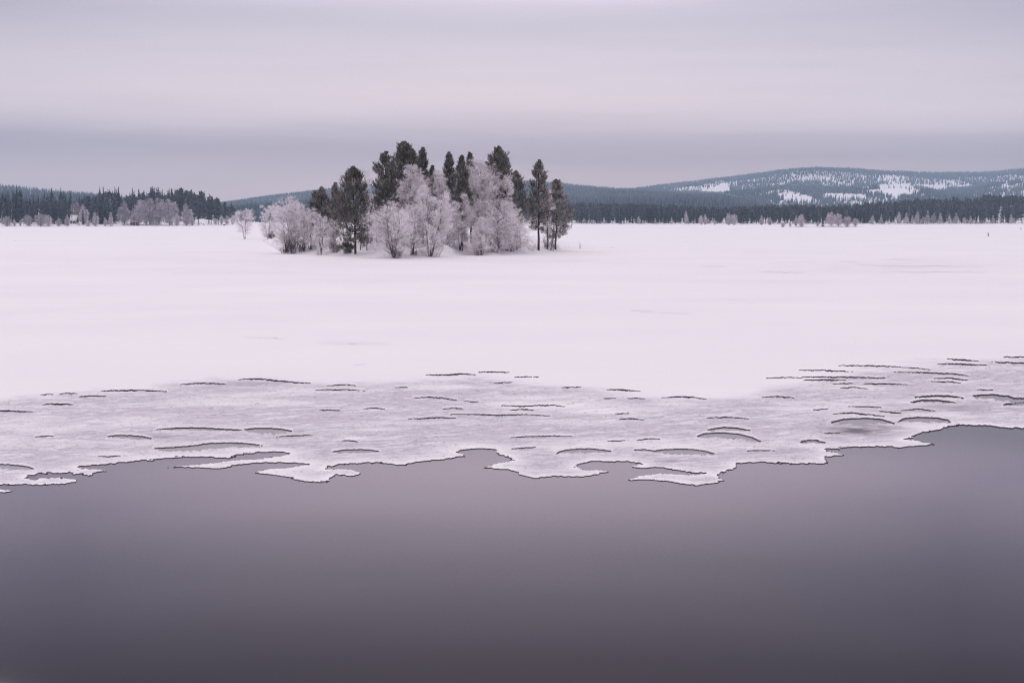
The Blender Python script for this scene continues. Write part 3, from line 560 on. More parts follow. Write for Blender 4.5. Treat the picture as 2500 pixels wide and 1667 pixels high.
    D4 = unit(T4 + perp(T4, rg) * rg.uniform(0.5, 1.2, (len(Q4), 1)) + np.array([0, 0, -droop])); L4 = 0.5 * np.repeat(L3, n4) * rg.uniform(0.5, 1.0, len(Q4))
    tint4 = np.repeat(tint3, n4); ribbons(cr, Q4, Q4 + D4 * L4[:, None], tw, np.clip(tint4, 0, 1), np.clip(tint4 * 1.15, 0, 1), rg)
    return tr, cr

def pine(seed, H, Wd, clear=0.3, frost=0.35, top='cone', dens=1.0, bare=0.0, width_low=1.0):
    """Scots pine: trunk, whorls of up-curved limbs, thick finger-like needle shoots"""
    rg = np.random.default_rng(seed); tr = MB(); cr = MB()
    P = curve_pts(np.array([[0, 0, -0.4]]), np.array([[0, 0, 1.0]]), [H + 0.3], 0, 14, rg, 0.012); P[:, :, 2] = np.linspace(-0.4, H - 0.15, 14)
    r0 = 0.011 * H + 0.03; tubes(tr, P, (r0 * (1 - np.linspace(0, 1, 14)) ** 0.8 + 0.02)[None, :], 0.12, 7)
    zs = []; z_ = H * clear
    while z_ < H * 0.985: zs.append(z_); z_ += 0.42 * rg.uniform(0.7, 1.25) * (1.0 if z_ < 0.8 * H else 0.75)
    zs = np.array(zs); nb = rg.integers(6, 9, len(zs)); Zb = np.repeat(zs, nb); n = len(Zb); t = (Zb / H - clear) / (1 - clear)
    t_ = t
    PR = {'cone': [.6, 1, .95, .72, .33, .1, .0], 'spire': [.6, 1, .88, .5, .27, .1, .0], 'round': [.5, .85, 1, .9, .55, .24, .02], 'full': [.5, .9, 1, .82, .42, .15, .01]}[top]
    pr = np.interp(t, [0, .15, .4, .68, .86, .95, 1], PR)
    lob = 0.7 + 0.55 * vnoise(Zb / 1.1, rg.integers(0, 9) + 0 * Zb, seed)
    az = rg.uniform(0, 2 * np.pi, n); lob2 = 0.8 + 0.4 * vnoise(np.cos(az) * 1.5 + 5, np.sin(az) * 1.5 + Zb / 2.2, seed + 4)
    Lb = Wd / 2 * pr * lob * lob2 * rg.uniform(0.65, 1.15, n) + 0.06
    upv = np.interp(t, [0, 0.3, 0.7, 0.92, 1], [-0.2, 0.05, 0.4, 1.0, 2.2]) + rg.normal(0, 0.12, n)
    D = unit(np.stack([np.cos(az), np.sin(az), upv], 1)); Q, _ = sample(P, np.clip((Zb + 0.4) / (H + 0.25), 0, 0.999)[None, :]); Q = Q[0]
    P1 = curve_pts(Q, D, Lb, 0.16, 6, rg, 0.05); tubes(tr, P1, (0.012 + 0.014 * Lb[:, None]) * (1 - 0.8 * np.linspace(0, 1, 6))[None, :], 0.3, 3)
    m = 8; s2 = 0.2 + 0.8 * (np.arange(m)[None, :] + rg.uniform(0, 1, (n, m))) / m; Q2, T2 = sample(P1, np.minimum(s2, 0.999))
    live = (rg.random((n, m)) > bare * np.clip(1.1 - 1.6 * t[:, None], 0, 1)) & (rg.random((n, m)) < np.clip(0.6 + Lb[:, None] * 0.5, 0, 1))
    s2 = s2[live]; Q2 = Q2[live]; T2 = T2[live]; Lr = np.repeat(Lb[:, None], m, 1)[live]; tt = np.repeat(t[:, None], m, 1)[live]
    D2 = unit(T2 + perp(T2, rg) * rg.uniform(0.3, 0.9, (len(Q2), 1)) + np.array([0, 0, 0.35])); L2 = (0.3 * Lr * (1.1 - 0.7 * s2) + 0.2) * rg.uniform(0.7, 1.2, len(Q2))
    E2 = Q2 + D2 * L2[:, None]; ribbons(tr, Q2, E2, 0.03, 0.3, 0.3, rg)
    k = max(2, int(round(3.0 * dens))); s3 = rg.uniform(0.25, 1.0, (len(Q2), k)); Q3 = (Q2[:, None] + (E2 - Q2)[:, None] * s3[..., None]).reshape(-1, 3)
    Ax = unit(np.repeat(D2, k, 0) * 0.6 + rg.normal(0, 0.3, (len(Q3), 3)) + np.array([0, 0, 1.0])); tq = np.repeat(tt, k); La = rg.uniform(0.35, 0.75, len(Q3)) * np.clip(0.4 + (1 - tq) * 3.5, 0.4, 1)
    ne = 16; ze = np.linspace(H - 1.5, H - 0.05, ne); Qe = np.stack([P[0, -1, 0] + rg.normal(0, .03, ne), P[0, -1, 1] + rg.normal(0, .03, ne), ze], 1)
    Q3 = np.vstack([Q3, Qe]); Ax = np.vstack([Ax, unit(np.stack([rg.normal(0, .5, ne) * (H - ze + .1), rg.normal(0, .5, ne) * (H - ze + .1), np.ones(ne)], 1))]); La = np.concatenate([La, np.full(ne, .38)])
    # each shoot: needles along the axis
    q = 10; s = np.linspace(0.0, 1.0, q)[None, :] + rg.uniform(-.05, .05, (len(Q3), q)); B = Q3[:, None] + Ax[:, None] * (La[:, None] * s)[..., None]
    Ar = np.repeat(Ax, q, 0); B = B.reshape(-1, 3); Dn = unit(Ar * 0.75 + perp(Ar, rg) * rg.uniform(0.5, 1.1, (len(B), 1))); Ln = rg.uniform(0.12, 0.2, len(B))
    fshoot = np.clip(frost * (0.2 + 1.3 * vnoise(Q3[:, 0] * 1.5 + 40 + Q3[:, 1], Q3[:, 2] * 1.8, seed + 9)) + rg.normal(0, 0.2, len(Q3)), 0, 1); fa = np.repeat(fshoot, q)
    ribbons(cr, B, B + Dn * Ln[:, None], 0.07, fa * 0.35, np.clip(fa * 1.6, 0, 1.2), rg)
    return tr, cr

def bush(seed, H, Wd, n=60, rime=0.6, tw=0.022):
    n = max(6, int(n * 0.6))
    rg = np.random.default_rng(seed); st = MB(); tg = MB(); az = rg.uniform(0, 2 * np.pi, n); sp = rg.uniform(0.02, 1, n) ** 0.7 * (Wd / 2) / H
    D = np.stack([np.cos(az) * sp, np.sin(az) * sp, np.ones(n)], 1); hh = H * rg.uniform(0.45, 1, n) * (1 - 0.25 * sp / max(.01, sp.max()))
    P0 = np.stack([np.cos(az), np.sin(az), np.zeros(n)], 1) * (0.3 * Wd * rg.uniform(0, 1, n))[:, None]; P0[:, 2] = -0.2
    P = curve_pts(P0, D, hh, 0.1, 6, rg, 0.08); tubes(st, P, (0.015 * (1 - 0.75 * np.linspace(0, 1, 6)))[None, :] * np.ones((n, 1)), 0.15, 3)
    m = 9; s = rg.uniform(0.3, 1, (n, m)); Q, T = sample(P, np.minimum(s, .999)); Q = Q.reshape(-1, 3); T = T.reshape(-1, 3); D2 = unit(T + perp(T, rg) * rg.uniform(.3, .8, (len(Q), 1))); L2 = H * 0.22 * rg.uniform(.5, 1.2, len(Q))
    E = Q + D2 * L2[:, None]; ti = np.clip(rime + rg.normal(0, .15, len(Q)), 0, 1); ribbons(tg, Q, E, tw * 1.3, ti * .6, ti, rg)
    k = 4; s3 = rg.uniform(.2, 1, (len(Q), k)); Q3 = (Q[:, None] + (E - Q)[:, None] * s3[..., None]).reshape(-1, 3); T3 = np.repeat(D2, k, 0); D3 = unit(T3 + perp(T3, rg) * rg.uniform(.4, 1, (len(Q3), 1)))
    L3 = np.repeat(L2, k) * 0.5 * rg.uniform(.5, 1.1, len(Q3)); t3 = np.repeat(ti, k); ribbons(tg, Q3, Q3 + D3 * L3[:, None], tw, t3 * .8, np.clip(t3 * 1.2, 0, 1), rg)
    return st, tg

# ------------------------------------------------------------------ the island grove
def base_at(u, vb):
    """ground point of the island seen at (u, vb)"""
    x, y0 = ground(u, vb); ys = np.arange(float(y0) * 0.78, float(y0) + 0.6, 0.25); zz = np.maximum(0, hS(np.full(len(ys), float(u)), ys))
    pv = proj(xat(u, ys, vb), ys, zz)[1]; i = int(np.argmin(np.abs(pv - vb) - ys * 1e-3)); return float(xat(u, ys[i], vb)), float(ys[i]), float(zz[i])
def plant(name, label, cat, u, vb, vt, wpx, builder, kw, group=None, parts=('trunk', 'crown'), mats=(None, None), rotz=None):
    x, y, z = base_at(u, vb); H = (zat(vt, y) - z) * (1.025 if builder is pine else 1); Wd = wpx * y / FPX * (1.02 if builder is pine else 1.04)
    tr, cr = builder(H=H, Wd=Wd, **kw)
    if kw.get('n', 99) <= 24:
        mb = MB(); V = np.concatenate
        for k_, q_ in enumerate((tr, cr)): mb.add(V(q_.V), V(q_.F[4]) if q_.F[4] else V(q_.F[3]), V(q_.A), k_)
        return tag(link(name, mb.mesh(name, list(mats)), loc=(x, y, z)), label, cat, group)
    root = bpy.data.objects.new(name, None); C.objects.link(root); root.location = (x, y, z); root.empty_display_size = 0.5
    tag(root, label, cat, group)
    link(parts[0], tr.mesh(parts[0], mats[0]), root); link(parts[1], cr.mesh(parts[1], mats[1]), root)
    return root
RB = (M_BARK, M_RIME); PN = (M_BARK, M_NEEDLE)
GP, GB = 'tall pines of the island', 'rimed birches of the island'
def P_(label, u, vb, vt, w, seed, **kw): return plant('pine_tree', label, 'pine tree', u, vb, vt, w, pine, dict(seed=seed, **kw), GP, mats=PN)
def B_(label, u, vb, vt, w, seed, mats=RB, **kw): return plant('birch_tree', label, 'birch tree', u, vb, vt, w, rime_tree, dict(seed=seed, **kw), GB, mats=mats)
def S_(label, u, vb, vt, w, seed, mats=(M_BARK, M_RIME), group='shrubs of the island', **kw): return plant('shrub', label, 'shrub', u, vb, vt, w, bush, dict(seed=seed, **kw), group, ('stems', 'twigs'), mats)
P_('dark green pine with bare lower trunk standing at the front left of the island', 868, 620, 416, 90, 11, clear=0.15, frost=0.28, dens=1.4)
P_('shorter grey-green pine with a blunt top at the left end of the pines', 787, 606, 464, 48, 12, clear=0.2, frost=0.5)
P_('slender pine just left of the dark front pine, narrow pointed top', 817, 607, 454, 44, 13, top='spire', clear=0.2, frost=0.55)
P_('low pine half hidden behind the leftmost blunt pine', 771, 604, 472, 34, 35, clear=0.25, frost=0.5)
P_('broad dark pine, left shoulder of the tallest group', 947, 607, 381, 66, 14, clear=0.3, frost=0.22, dens=1.35, top='full')
P_('tallest pine of the island with a wide rounded top', 986, 608, 357, 62, 15, clear=0.35, frost=0.3, dens=1.4, top='round')
P_('second crown tip against the right side of the tallest pine', 1008, 606, 372, 40, 36, clear=0.4, frost=0.3, dens=1.2, top='full')
P_('narrow spire-topped pine right of the tallest pine', 1032, 606, 369, 44, 16, top='spire', clear=0.35, frost=0.3, dens=1.1)
P_('small dark pine tip in the gap in the middle of the grove', 1058, 605, 412, 34, 17, clear=0.3, frost=0.25, dens=1.2)
P_('thin pine with an open airy top, right of the middle gap', 1095, 606, 380, 50, 18, top='spire', clear=0.28, frost=0.33, dens=0.95)
P_('pine with a small pointed tip between two taller pines', 1128, 605, 390, 44, 19, top='spire', clear=0.28, frost=0.28, dens=1.2)
P_('dark pine with leaning tip behind the tall right birch', 1150, 606, 381, 48, 20, top='spire', clear=0.3, frost=0.28, dens=1.2)
P_('tall broad pine rising behind the birches right of centre', 1214, 608, 367, 60, 21, clear=0.3, frost=0.3, dens=1.3, top='full')
P_('slim side tip of pine low beside the broad right pine', 1186, 605, 403, 34, 22, clear=0.35, frost=0.28)
P_('pine spire touching the right side of the broad right pine', 1233, 606, 386, 34, 37, clear=0.35, frost=0.33)
P_('blunt frosted pine at the right edge of the dense grove', 1262, 607, 426, 46, 23, clear=0.3, frost=0.5, top='full')
P_('tall single pine with a long bare dark trunk right of the grove', 1315, 611, 400, 70, 24, top='spire', clear=0.24, frost=0.52, dens=1.1, bare=0.3)
P_('outermost right pine with long low side branches', 1357, 609, 446, 82, 25, top='spire', clear=0.17, frost=0.62, dens=0.95, bare=0.1)
B_('small rimed birch standing alone on the ice left of the island', 597, 584, 513, 46, 51, stems=3, clear=0.2, fan=0.18, shape='oval', dens=0.9)
B_('rimed birch at the far left tip of the island', 656, 586, 505, 42, 52, stems=4, clear=0.06, fan=0.2, shape='oval', dens=0.9)
B_('wide pale birch leaning left at the left end of the island', 698, 615, 486, 74, 53, stems=4, clear=0.16, fan=0.22, shape='round', dens=1.0, rime=0.85)
B_('pale thin birch between the leaning birch and the pines', 742, 612, 499, 46, 54, stems=3, clear=0.16, fan=0.15, dens=0.95, rime=0.82)
B_('small open rimed birch in front of the left pines', 783, 622, 528, 40, 55, stems=3, clear=0.2, fan=0.15, dens=0.75, rime=0.75)
B_('low bushy birch beside the foot of the dark front pine', 815, 615, 541, 44, 56, stems=5, clear=0.05, fan=0.3, dens=0.8, rime=0.6)
B_('bare grey birch with thin twigs against the sky behind the front pine', 895, 606, 418, 50, 57, stems=2, clear=0.3, fan=0.12, shape='narrow', dens=0.75, rime=0.62, tw=0.02)
B_('rimed birch filling the gap right of the dark front pine', 922, 610, 478, 56, 58, stems=3, clear=0.12, fan=0.15, dens=1.0, rime=0.62)
B_('tall round birch below the tallest pines', 1000, 611, 408, 86, 59, stems=2, clear=0.16, fan=0.1, shape='oval', dens=1.25, rime=0.66)
B_('broad fan-shaped birch clump nearest the camera at the front of the island', 962, 630, 498, 106, 60, stems=7, clear=0.12, fan=0.42, shape='round', dens=0.9, rime=0.66)
B_('pale full birch in front of the middle gap with many stems', 1050, 626, 453, 84, 61, stems=5, clear=0.1, fan=0.25, shape='oval', dens=1.0, rime=0.75)
B_('pinkish birch top behind the pale middle birch', 1080, 608, 420, 44, 62, stems=2, clear=0.2, fan=0.1, shape='narrow', dens=1.1, rime=0.74)
B_('tallest birch of the right half with a feathery pointed top', 1170, 611, 392, 92, 63, stems=2, clear=0.12, fan=0.1, shape='oval', dens=1.3, rime=0.74, up0=0.9)
B_('birch with a feathery cone top in front of the broad right pine', 1237, 611, 433, 56, 64, stems=1, clear=0.12, shape='cone', dens=1.15, rime=0.8, up0=0.6)
B_('drooping grey birch at the lower right of the grove', 1212, 616, 492, 100, 65, stems=5, clear=0.08, fan=0.3, shape='round', dens=0.85, rime=0.68, droop=0.12)
B_('slim birch between the pale middle birch and the feathery one', 1122, 610, 478, 52, 66, stems=3, clear=0.18, fan=0.14, dens=1.0, rime=0.66)
B_('little cone-shaped rimed birch with tan foot at the front right', 1176, 623, 535, 46, 67, stems=2, clear=0.1, fan=0.08, shape='cone', dens=1.0, rime=0.9, up0=0.5)
B_('low rimed birch filling the right edge under the frosted pine', 1262, 611, 500, 46, 68, stems=3, clear=0.1, fan=0.2, dens=0.9, rime=0.75)
B_('white birch showing between the two right pines', 1336, 608, 462, 30, 69, stems=1, clear=0.25, dens=0.8, shape='narrow', rime=0.85)
B_('pale thin sapling beside the stick right of the grove', 1271, 606, 560, 22, 70, stems=2, clear=0.3, fan=0.1, dens=0.6, rime=0.85, tw=0.018)
B_('second rimed birch crowding the right side of the fan-shaped clump', 1008, 622, 500, 66, 71, stems=5, clear=0.1, fan=0.25, shape='round', dens=0.9, rime=0.7)
B_('rimed birch low behind the middle gap of the grove', 1095, 613, 505, 60, 72, stems=4, clear=0.08, fan=0.22, shape='oval', dens=1.0, rime=0.7)
B_('wide low birch at the right end under the blunt pine', 1250, 614, 530, 84, 73, stems=5, clear=0.06, fan=0.32, shape='round', dens=0.9, rime=0.72)
B_('rimed birch between the low bushy one and the wide leaning one', 757, 610, 512, 50, 74, stems=4, clear=0.08, fan=0.2, shape='round', dens=0.9, rime=0.8)
B_('grey birch tucked between the front pine and the fan-shaped clump', 900, 609, 500, 60, 75, stems=4, clear=0.08, fan=0.25, shape='oval', dens=0.9, rime=0.55)
S_('dark brown leafless shrub under the wide leaning birch', 712, 620, 566, 40, 81, (M_STICK, M_BROWN), n=110, rime=0.25)
S_('low brown shrub spilling left of the dark brown one', 698, 619, 598, 34, 82, (M_STICK, M_BROWN), n=70, rime=0.3)
S_('thin reddish shrub right of the dark brown one', 738, 615, 578, 26, 83, (M_STICK, M_BROWN), n=40, rime=0.5)
S_('small rimed shrub at the foot of the open left birch', 777, 623, 600, 20, 84, n=30, rime=0.7)
S_('rimed brown shrub left of the dark front pine trunk', 820, 617, 585, 34, 85, (M_STICK, M_BROWN), n=60, rime=0.7)
S_('low shrub at the foot of the broad fan-shaped birch', 968, 631, 598, 44, 86, (M_STICK, M_BROWN), n=60, rime=0.45)
S_('tan-tipped low shrub between the two front birches', 1010, 624, 604, 22, 87, (M_STICK, M_BROWN), n=40, rime=0.8)
S_('fan of thin stems at the foot of the pale middle birch', 1056, 627, 592, 66, 88, n=60, rime=0.6)
S_('tan shrub at the foot of the little cone-shaped birch', 1168, 624, 604, 30, 89, (M_STICK, M_BROWN), n=50, rime=0.75)
S_('dark tangled shrub under the drooping grey birch', 1204, 616, 574, 26, 90, (M_STICK, M_BROWN), n=60, rime=0.35)
S_('rimed shrub under the right edge of the grove', 1244, 613, 580, 40, 91, n=50, rime=0.8)
S_('brown shrub between the trunks of the two right pines', 1342, 610, 572, 32, 92, (M_STICK, M_BROWN), n=70, rime=0.65)
S_('lacy rimed shrub just right of the tall single pine', 1296, 610, 584, 26, 93, n=24, rime=0.85)
S_('tiny rimed sapling alone on the ice right of the island', 1416, 607, 583, 11, 94, n=12, rime=0.75)
S_('low twigs poking through the snow left of the lone sapling', 1383, 603, 597, 12, 95, n=8, rime=0.8)
S_('sparse twigs farthest right of the island', 1500, 606, 600, 20, 96, n=9, rime=0.85)
S_('thin grass-like stalks on the open snow at the far left', 40, 589, 584, 26, 97, group='stalks on the open snow', n=9, rime=0.8)
S_('second patch of thin stalks on the snow at the far left', 74, 589, 585, 16, 98, group='stalks on the open snow', n=6, rime=0.8)
S_('tiny dark shrub among trunks below the middle gap', 1097, 609, 576, 14, 99, (M_STICK, M_BROWN), n=22, rime=0.3)
P_('little dark green sapling at the left tip of the island', 663, 586, 571, 14, 38, clear=0.02, frost=0.2)
P_('low dark conifer spray beside the foot of the front pine', 848, 617, 603, 34, 39, clear=0.02, frost=0.35, top='round')
for i, (u, vb, vt) in enumerate([(1110, 610, 560), (1129, 611, 566), (990, 612, 560), (1000, 613, 562), (1006, 613, 560), (932, 612, 568), (896, 612, 570), (888, 611, 572), (880, 611, 566), (980, 612, 566)]):
    lab = ['thin dark sapling trunk just right of the tiny dark shrub', 'second thin trunk below the slim birch', 'slender grey trunk between the two front birches', 'middle one of three slender trunks between the front birches', 'slender trunk hard against the pale middle birch', 'dark thin trunk left of the fan-shaped birch',
           'thin dark trunk right of the front pine trunk', 'leaning thin trunk behind the front pine', 'thin dark trunk nearest the front pine', 'slender trunk behind the fan-shaped birch'][i]
    plant('young_birch', lab, 'young tree', u, vb, vt, 9, rime_tree, dict(seed=200 + i, stems=1, clear=0.55, dens=0.5, rime=0.6, trunk_r=0.09), 'thin young trees of the island', mats=RB)

def stick(name, label, cat, u, v, hpx, wpx, lean=0.0, m=M_STICK, group=None):
    x, y = ground(u, v); k = y / FPX; mb = MB(); h = hpx * k; r = wpx * k / 2
    P = np.array([[[0, 0, -0.3], [lean * h * .4, 0.02, h * .4], [lean * h * .75, 0.0, h * .8], [lean * h, 0.03, h]]]); tubes(mb, P, np.array([[r, r * .95, r * .85, r * .6]]), 0.2, 6)
    P = np.array([[[lean * h * .5, 0, h * .5], [lean * h * .5 + .1 * h, .02, h * .66]]]); tubes(mb, P, np.array([[r * .5, r * .25]]), .2, 5)
    return tag(link(name, mb.mesh(name, m), loc=(float(x), float(y), 0)), label, cat, group)
stick('stick', 'dark stick stuck upright in the snow right of the grove', 'stick', 1275, 609, 17, 1.8, -0.12)
stick('stake', 'small dark stake standing alone on the ice near the right edge', 'stake', 2413, 577, 9, 2.4, -0.15)
stick('stake', 'faint tiny stake on the ice at the very right edge', 'stake', 2492, 561, 5, 1.4, 0.1)

# ------------------------------------------------------------------ far trees: unit-height variants shared by many things
def far_conifer(seed, width=0.26, levels=15, frost=0.35, kind='spruce', tri=9):
    rg = np.random.default_rng(seed); mb = MB()
    P = np.array([[[0, 0, -0.04], [0, 0, 0.5], [0, 0, 0.97]]]); tubes(mb, P, np.array([[0.014, 0.009, 0.003]]), 0.2, 4)
    z0 = 0.05 if kind == 'spruce' else 0.16; t = np.linspace(0, 1, levels) ** 0.9; n = 0
    for i, tt in enumerate(t):
        if kind == 'spruce': r = width / 2 * ((1 - tt) ** 0.8 + 0.06)
        else: r = width / 2 * (math.sqrt(max(0, 1 - tt ** 2.3)) * min(1, 0.5 + 1.3 * tt) + 0.08)
        k = tri if tt < 0.8 else max(4, tri - 3); zc = np.minimum(0.965, z0 + (0.975 - z0) * tt + rg.uniform(-.03, .03, k)); az = rg.uniform(0, 2 * np.pi, k); rr = r * rg.uniform(0.5, 1.3, k)
        up = (-0.25 if kind == 'spruce' else 0.35) + 0.7 * tt
        A = np.stack([np.zeros(k), np.zeros(k), zc + 0.02], 1); dirs = np.stack([np.cos(az), np.sin(az), np.full(k, up)], 1)
        side = np.stack([-np.sin(az), np.cos(az), np.zeros(k)], 1) * (rr * 0.42)[:, None]
        mid = A + dirs * (rr * 0.6)[:, None]; tip = A + dirs * rr[:, None]; dz = np.array([0, 0, 0.022])
        V = np.stack([A, mid - side - dz, tip, mid + side - dz, A - dz * 1.3], 1).reshape(-1, 3); b0 = np.arange(k)[:, None] * 5
        fr = np.clip(frost + rg.normal(0, 0.2, k), 0, 1); a = np.stack([fr * .3, fr, fr * 1.4, fr, fr * 0], 1).ravel()
        mb.add(V, np.concatenate([b0 + np.array([[0, 1, 2]]), b0 + np.array([[0, 2, 3]]), b0 + np.array([[4, 2, 1]]), b0 + np.array([[4, 3, 2]])]), a)
    return mb
def far_rime(seed, width=0.6, shape='oval', n=1500, rime=0.7, clear=0.08):
    rg = np.random.default_rng(seed); mb = MB(); K = {'cone': 1, 'oval': 3, 'round': 6}[shape]
    az = rg.uniform(0, 6.28, K); sp = np.sqrt(rg.uniform(0.05, 1, K)) * width * 0.3 * (K > 1); hh = rg.uniform(0.62, 0.95, K); hh[0] = 0.97; sp[0] *= 0.3
    P = np.stack([np.stack([np.cos(az) * sp * s_, np.sin(az) * sp * s_, hh * s_], 1) for s_ in (-0.03, 0.4, 0.75, 0.95)], 1); P[:, 0, 2] = -0.03
    tubes(mb, P, np.tile([[0.012, 0.009, 0.006, 0.003]], (K, 1)), 0.15, 3)
    ki = rg.integers(0, K, n); t = rg.uniform(0, 1, n) ** 0.8; zz = clear + (hh[ki] - clear) * t; rk = width * (0.5 if K == 1 else 0.36 if K == 3 else 0.3) * rg.uniform(.75, 1.2, K)[ki]
    pr = ((1 - t) ** 0.85 + 0.05) if shape == 'cone' else np.sin(np.pi * np.clip(0.15 + 0.82 * t, 0, 1)) ** 0.8
    a = rg.uniform(0, 6.28, n); r = rk * pr * rg.uniform(0.05, 1, n) ** 0.6 * (0.6 + 0.8 * vnoise(np.cos(a) * 1.6 + 7 + ki * 3, np.sin(a) * 1.6 + t * 5, seed))
    B = np.stack([np.cos(az[ki]) * sp[ki] * t ** .7 + np.cos(a) * r, np.sin(az[ki]) * sp[ki] * t ** .7 + np.sin(a) * r, zz], 1)
    D = unit(np.stack([np.cos(a), np.sin(a), rg.uniform(0.2, 1.6, n)], 1) + rg.normal(0, .45, (n, 3))); Ln = rg.uniform(0.05, 0.13, n)
    f = np.clip(rime * (0.7 + .6 * vnoise(B[:, 0] * 7 + 3, B[:, 2] * 7, seed + 2)) + rg.normal(0, .15, n), 0, 1); ribbons(mb, B - D * Ln[:, None] * .5, B + D * Ln[:, None] * .5, 0.015, f * .8, f, rg)
    return mb
V_SPR = [far_conifer(300 + i, w, 17, f) for i, (w, f) in enumerate([(.26, .3), (.22, .25), (.3, .4), (.24, .2), (.34, .5), (.28, .55)])]
V_PIN = [far_conifer(320 + i, w, 12, f, 'pine', 10) for i, (w, f) in enumerate([(.34, .35), (.28, .3), (.4, .45), (.32, .4)])]
V_RIM = [far_rime(340 + i, w, s, n, r) for i, (w, s, n, r) in enumerate([(.75, 'round', 2200, .75), (.9, 'round', 2400, .7), (.45, 'oval', 1500, .7), (.38, 'cone', 1100, .75), (.6, 'oval', 1700, .6), (1.2, 'round', 2200, .6)])]
ME_SPR = [v.mesh('spruce_tree', M_FARCON) for v in V_SPR]; ME_PIN = [v.mesh('pine_tree', M_FARPINE) for v in V_PIN]; ME_RIM = [v.mesh('birch_tree', M_FARRIME) for v in V_RIM]
rnd = random.Random(5); AUTO = []
def auto_label(o, u, word, side):
    AUTO.append((o, u, word, side)); return o
ORD = ['', 'second', 'third', 'fourth', 'fifth', 'sixth', 'seventh', 'eighth', 'ninth', 'tenth', 'eleventh', 'twelfth', 'thirteenth', 'fourteenth', 'fifteenth', 'sixteenth']
MARKS = {'L': [(17, 'the rimed bush at the far left end'), (48, 'the tallest left-edge spruce'), (108, 'the pale rimed thicket'), (181, 'the white-roofed house'), (232, 'the bright rimed tree between green spruces'), (285, 'the brown cabin'), (328, 'the red shed'), (380, 'the snow knoll'), (416, 'the right big round birch'), (455, 'the narrow rimed birch'), (511, 'the tall bare-trunked pines'), (565, 'the tip of the left shore')],
         'R': [(1357, 'the outermost island pine'), (1425, 'the low rimed tree at the left end'), (1475, 'the pale left-end cone'), (1560, 'the grey rimed tree far left'), (1600, 'the grey-white shore tree'), (1640, 'the pale cone under the mountain clearing'), (1681, 'the thin white birch'), (1718, 'the twin rimed birches'), (1745, 'the small birch between two clumps'), (1786, 'the pinkish round birches'), (1860, 'the pale tree left of the islet'), (1912, 'the left tip of the islet'), (1955, 'the round-crowned islet birch'),
               (2009, 'the dark conifer of the islet'), (2048, 'the big round islet birches'), (2089, 'the right tip of the islet'), (2152, 'the pale cone right of the islet'), (2195, 'the first of the pale row'), (2240, 'the tall white middle of the pale row'), (2265, 'the tallest of the pale row'), (2296, 'the white cone right of the pale row'), (2335, 'the grey-white cone'), (2370, 'the white cone near the right end'), (2425, 'the lone white cone above the stake'), (2469, 'the white cone closest to the right edge')]}
def auto_labels():
    G = {}
    for o, u, w, side in AUTO:
        m = min(MARKS[side], key=lambda q: abs(q[0] - u)); G.setdefault((w, m, u < m[0]), []).append((abs(u - m[0]), o))
    for (w, m, left), lst in G.items():
        for i, (d, o) in enumerate(sorted(lst, key=lambda q: q[0])):
            o['label'] = (ORD[i] + ' ' + w).strip() + (' left of ' if left else ' right of ') + m[1]
def far_tree(name, me, label, cat, group, x, y, z_, h, wf=1.0):
    o = link(name, me, loc=(float(x), float(y), float(z_))); o.scale = (h * wf, h * wf, h); o.rotation_euler = (0, 0, rnd.uniform(0, 6.28)); return tag(o, label, cat, group)
def on(hf, u, y): return float(hf(np.array([float(u)]), np.array([float(y)]))[0])
# merged forests (mass nobody could count)
def forest(name, label, X, Y, Z, Hh, Wf, variants, which, mat, rg, extra=None, frost_add=None):
    Vs, F3, F4, A = [], [], [], []; n0 = 0
    for vi, mb in enumerate(variants):
        V = np.concatenate(mb.V); a = np.concatenate(mb.A); f3 = np.concatenate(mb.F[3]) if mb.F[3] else np.zeros((0, 3), int); f4 = np.concatenate(mb.F[4]) if mb.F[4] else np.zeros((0, 4), int)
        ids = np.nonzero(which == vi)[0]; m = len(ids)
        if not m: continue
        th = rg.uniform(0, 6.28, m); c, s = np.cos(th)[:, None], np.sin(th)[:, None]; h = Hh[ids][:, None]; w = (Hh[ids] * Wf[ids])[:, None]
        x = (V[None, :, 0] * c - V[None, :, 1] * s) * w + X[ids][:, None]; y = (V[None, :, 0] * s + V[None, :, 1] * c) * w + Y[ids][:, None]; z_ = V[None, :, 2] * h + Z[ids][:, None]
        Vs.append(np.stack([x, y, z_], -1).reshape(-1, 3)); aa = np.broadcast_to(a[None, :], x.shape)
        if frost_add is not None: aa = aa + frost_add[ids][:, None]
        A.append(aa.reshape(-1)); off = (np.arange(m) * len(V) + n0)[:, None, None]
        F3.append((f3[None] + off).reshape(-1, 3)); F4.append((f4[None] + off).reshape(-1, 4)); n0 += m * len(V)
    F = [f for f in (np.concatenate(F3), np.concatenate(F4)) if len(f)]
    me = mesh_np(name, np.concatenate(Vs), F, mat, None, {'frost': np.concatenate(A)})
    return tag(link(name, me), label, kind='stuff')

